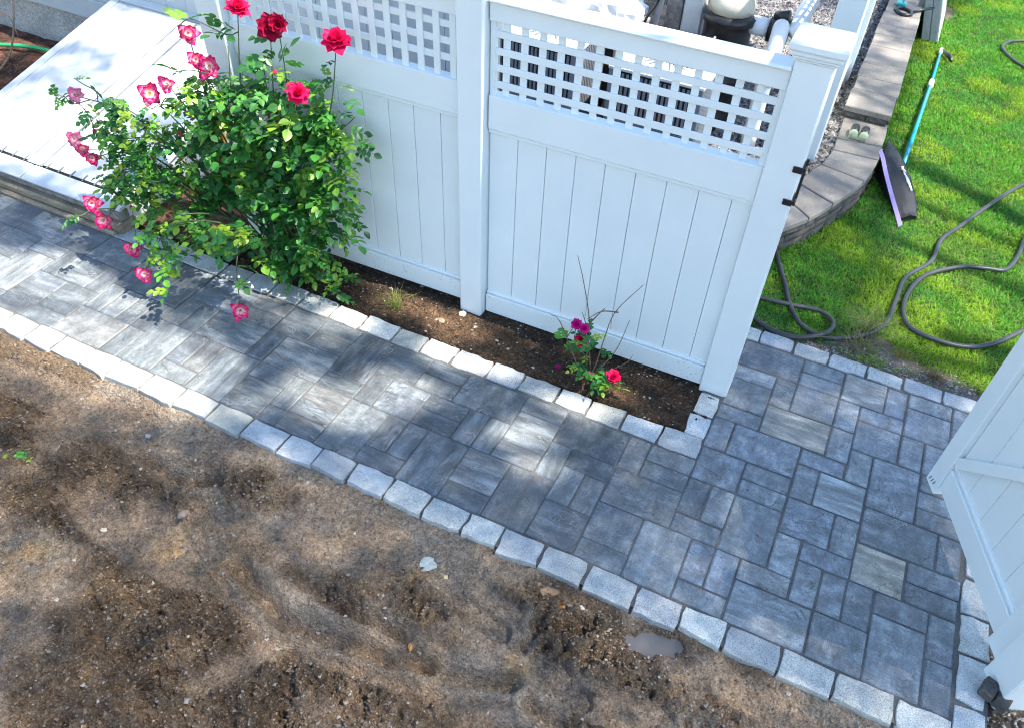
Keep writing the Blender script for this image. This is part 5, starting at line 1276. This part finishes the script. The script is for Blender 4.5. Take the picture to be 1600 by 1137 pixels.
lump(-12.4, 20.0, 0.010, 0.8, (0.55, 0.50, 0.43), 'small cream pebble at the head of the groove', 'stone', 8)
lump(-9.95, 16.85, 0.010, 0.5, (0.45, 0.38, 0.22), 'little yellow chip right of the shard', 'stone', 9)
lump(-6.1, 15.75, 0.034, 0.75, (0.27, 0.175, 0.105), 'orange-brown clay clod against the cobbles', 'clay_clod', 10, 'clod')
lump(-5.4, 16.2, 0.016, 0.5, (0.44, 0.20, 0.06), 'orange chip below the clay clod', 'stone', 11)
lump(-4.75, 16.0, 0.017, 0.4, (0.38, 0.39, 0.37), 'pale grey chip near the puddle', 'stone', 12)
lump(-1.55, 16.0, 0.011, 0.9, (0.05, 0.05, 0.05), 'dark pebble standing in the puddle', 'stone', 13)
lump(-17.0, 4.5, 0.024, 0.4, (0.26, 0.19, 0.13), 'flat tan stone in the rose bed by the middle post', 'stone', 14)
lump(-16.4, 3.4, 0.022, 0.5, (0.46, 0.42, 0.38), 'pale stone under the fence by the middle post', 'stone', 15)
lump(-5.9, 5.7, 0.02, 0.7, (0.15, 0.14, 0.13), 'grey stone in the right end of the rose bed', 'stone', 16)

# ================================================================== SHADE TREE (out of frame to the right)
tree = thing('shade_tree', 'tall broadleaf tree standing beyond the gate that shades the yard', 'tree', (9.6, 1.2, -0.3))
P_ = spline([(9.6, 1.2, -0.4), (9.5, 1.1, 3.0), (9.2, 0.9, 6.0), (8.6, 0.6, 9.0), (7.4, 0.5, 12.6)], 6)
v, f = tube(P_, list(np.linspace(0.30, 0.09, len(P_))), 14); add('trunk', v, f, BARK, tree, True)
LIT = [(-34, 12.3, 6.0, 1.9, 1), (-29.0, 13.2, 4.2, 1.5, 1), (-36, 10.4, 2.2, .8, .8), (-31.5, 11.0, 2.0, .6, .7), (-39, 13, 4.5, 2.0, 1), (-26.0, 14.6, 2.6, 0.8, 1), (-31.5, 15.0, 5, 0.7, .9), (-20.4, 11.4, 0.7, 0.5, 1), (-18.7, 12.0, 0.9, 0.55, 1), (-17.4, 9.7, 0.9, 0.6, 1), (-16.2, 9.5, 1.0, 0.55, 1), (-18.2, 10.9, .6, .5, .9), (-17.2, 11.6, .7, .5, .8),
       (-10.1, 9.5, 0.9, 0.55, 1), (-9.1, 10.3, 0.7, 0.5, 1), (-8.2, 9.9, .5, .5, .7), (-19.6, 4.0, 1.6, 0.55, .9), (-16.2, 4.4, 1.2, 0.5, .9), (-7.9, 5.2, 1.0, .4, .8), (-8.9, 6.5, 1.1, 0.35, 1), (-15.8, 6.4, 0.9, 0.4, 1), (-21.2, 6.6, 1.0, .4, .8), (-13.4, 6.4, .8, .3, .8),
       (-22, 8.4, 1.0, .6, .5), (-24.5, 12.3, 1.2, .7, .6), (-27, 11.6, 1.6, .8, .6), (-22.3, 13.3, 1.2, .6, .5),
       (-44.5, -1.5, 9, 7.5, .42), (-45, 3, 4, 2.3, .8), (-42.5, -3, 3, 2.2, .8), (10.5, -36, 8.7, 34, .8), (4.1, -51.9, 3, 4, .8), (4.2, -42.7, 3, 3.5, .9), (7.4, -36.9, 3, 3, .8), (2.6, -37.6, 1.2, 2, .6), (8.2, -24.9, 2.2, 2.2, .7), (4.8, -27.6, 1.5, 1.5, .6), (9.7, -12.1, 1.4, 1.5, .8), (7.4, -10.8, 1.2, .8, .6), (3.6, -9.2, .8, .6, .4), (7, -55, 3, 4, .8), (9, -45, 2, 3, .8),
       (-1.5, -38, 1.2, 1.2, .8), (-1.0, -46, 1.2, 1.5, .7), (-18.5, -18.5, 12, 6.5, .8), (-10, -27, 6, 6, .8), (-12, -40, 8, 8, .6)]
def litp(U, W):
    s = np.zeros(len(U))
    for a, b, ru, rv, k in LIT:
        d = np.sqrt(((U - a) / (ru + .45)) ** 2 + ((W - b) / (rv + .45)) ** 2); s = np.maximum(s, k * sstep(1.12, 0.95, d))
    strip = sstep(1.7, 1.95, W) * sstep(3.35, 3.1, W) * (U > -38) * (U < -10.5); s = np.maximum(s, strip * 0.97)
    rose = np.exp(-((U + 31.5) / 8) ** 4 - ((W - 5.6) / 2.6) ** 4); s = np.maximum(s, 0.85 * rose)
    return s
def layer(c, u0, u1, v0, v1):
    a, b = np.meshgrid(np.arange(u0, u1, c), np.arange(v0, v1, c), indexing='ij'); a = a.ravel(); b = b.ravel()
    th = (np.round((a - u0) / c) * 0.7548777 + np.round((b - v0) / c) * 0.5698403) % 1.0
    return a + rng.uniform(-0.28, 0.28, len(a)) * c, b + rng.uniform(-0.28, 0.28, len(a)) * c, th
U1, W1, T1 = layer(0.55, -58, 15, -66, 33); U2, W2, T2 = layer(0.55, -60.2, 9.3, -4.2, 14.9)
U = np.concatenate([U1, U2 + .2]); W = np.concatenate([W1, W2 + .27])
kp = np.concatenate([T1, T2]) * 0.7 + 0.3 * rng.random(len(U)) > litp(U, W); U, W = U[kp], W[kp]; n = len(U)  # leaves left out so the crown gaps shape the sun patches below
hz = rng.uniform(10.8, 15.0, n) + 0.6 * (fbm(U * 0.1, W * 0.1, 2) - 0.5)
sd = np.array(sun_dir) / sun_dir.z
C0 = np.stack([U * M, -W * M, np.zeros(n)], -1) + sd[None] * hz[:, None]
d1 = rng.normal(0, 1, (n, 3)); d1[:, 2] *= 0.35; d1 /= np.linalg.norm(d1, axis=1, keepdims=True)
d2 = np.cross(d1, rng.normal(0, 0.35, (n, 3)) + np.array([0, 0, 1.0])); d2 /= np.linalg.norm(d2, axis=1, keepdims=True)
L = rng.uniform(0.042, 0.054, n)[:, None]; Wd = L * 0.72
P_ = np.stack([C0 - d1 * L, C0 - d1 * L * 0.2 + d2 * Wd, C0 + d1 * L * 0.45 + d2 * Wd * 0.7, C0 + d1 * L, C0 + d1 * L * 0.45 - d2 * Wd * 0.7, C0 - d1 * L * 0.2 - d2 * Wd], 1)
I = (np.arange(n) * 6)[:, None]
T = np.concatenate([I + [0, 1, 2, 3], I + [0, 3, 4, 5]], 0)
cr = big('crown', P_.reshape(-1, 3) - np.array(tree.location), T, CROWN, np.repeat(shade(n, (0.035, 0.10, 0.02), (0.08, 0.17, 0.03), .2), 6, 0))
cr.parent = tree; cr['kind'] = 'stuff'
for k in range(16):
    i = int(rng.integers(n)); e = C0[i]; s = np.array([9.1 - 0.06 * k, 0.8, 6.6 + 0.28 * k])
    m = s * 0.5 + e * 0.5 + np.array([0, 0, 0.5]); Q = spline([s, m, e], 6)
    v, f = tube(Q, list(np.linspace(0.07, 0.012, len(Q))), 7); add('limb', v, f, BARK, tree, True)
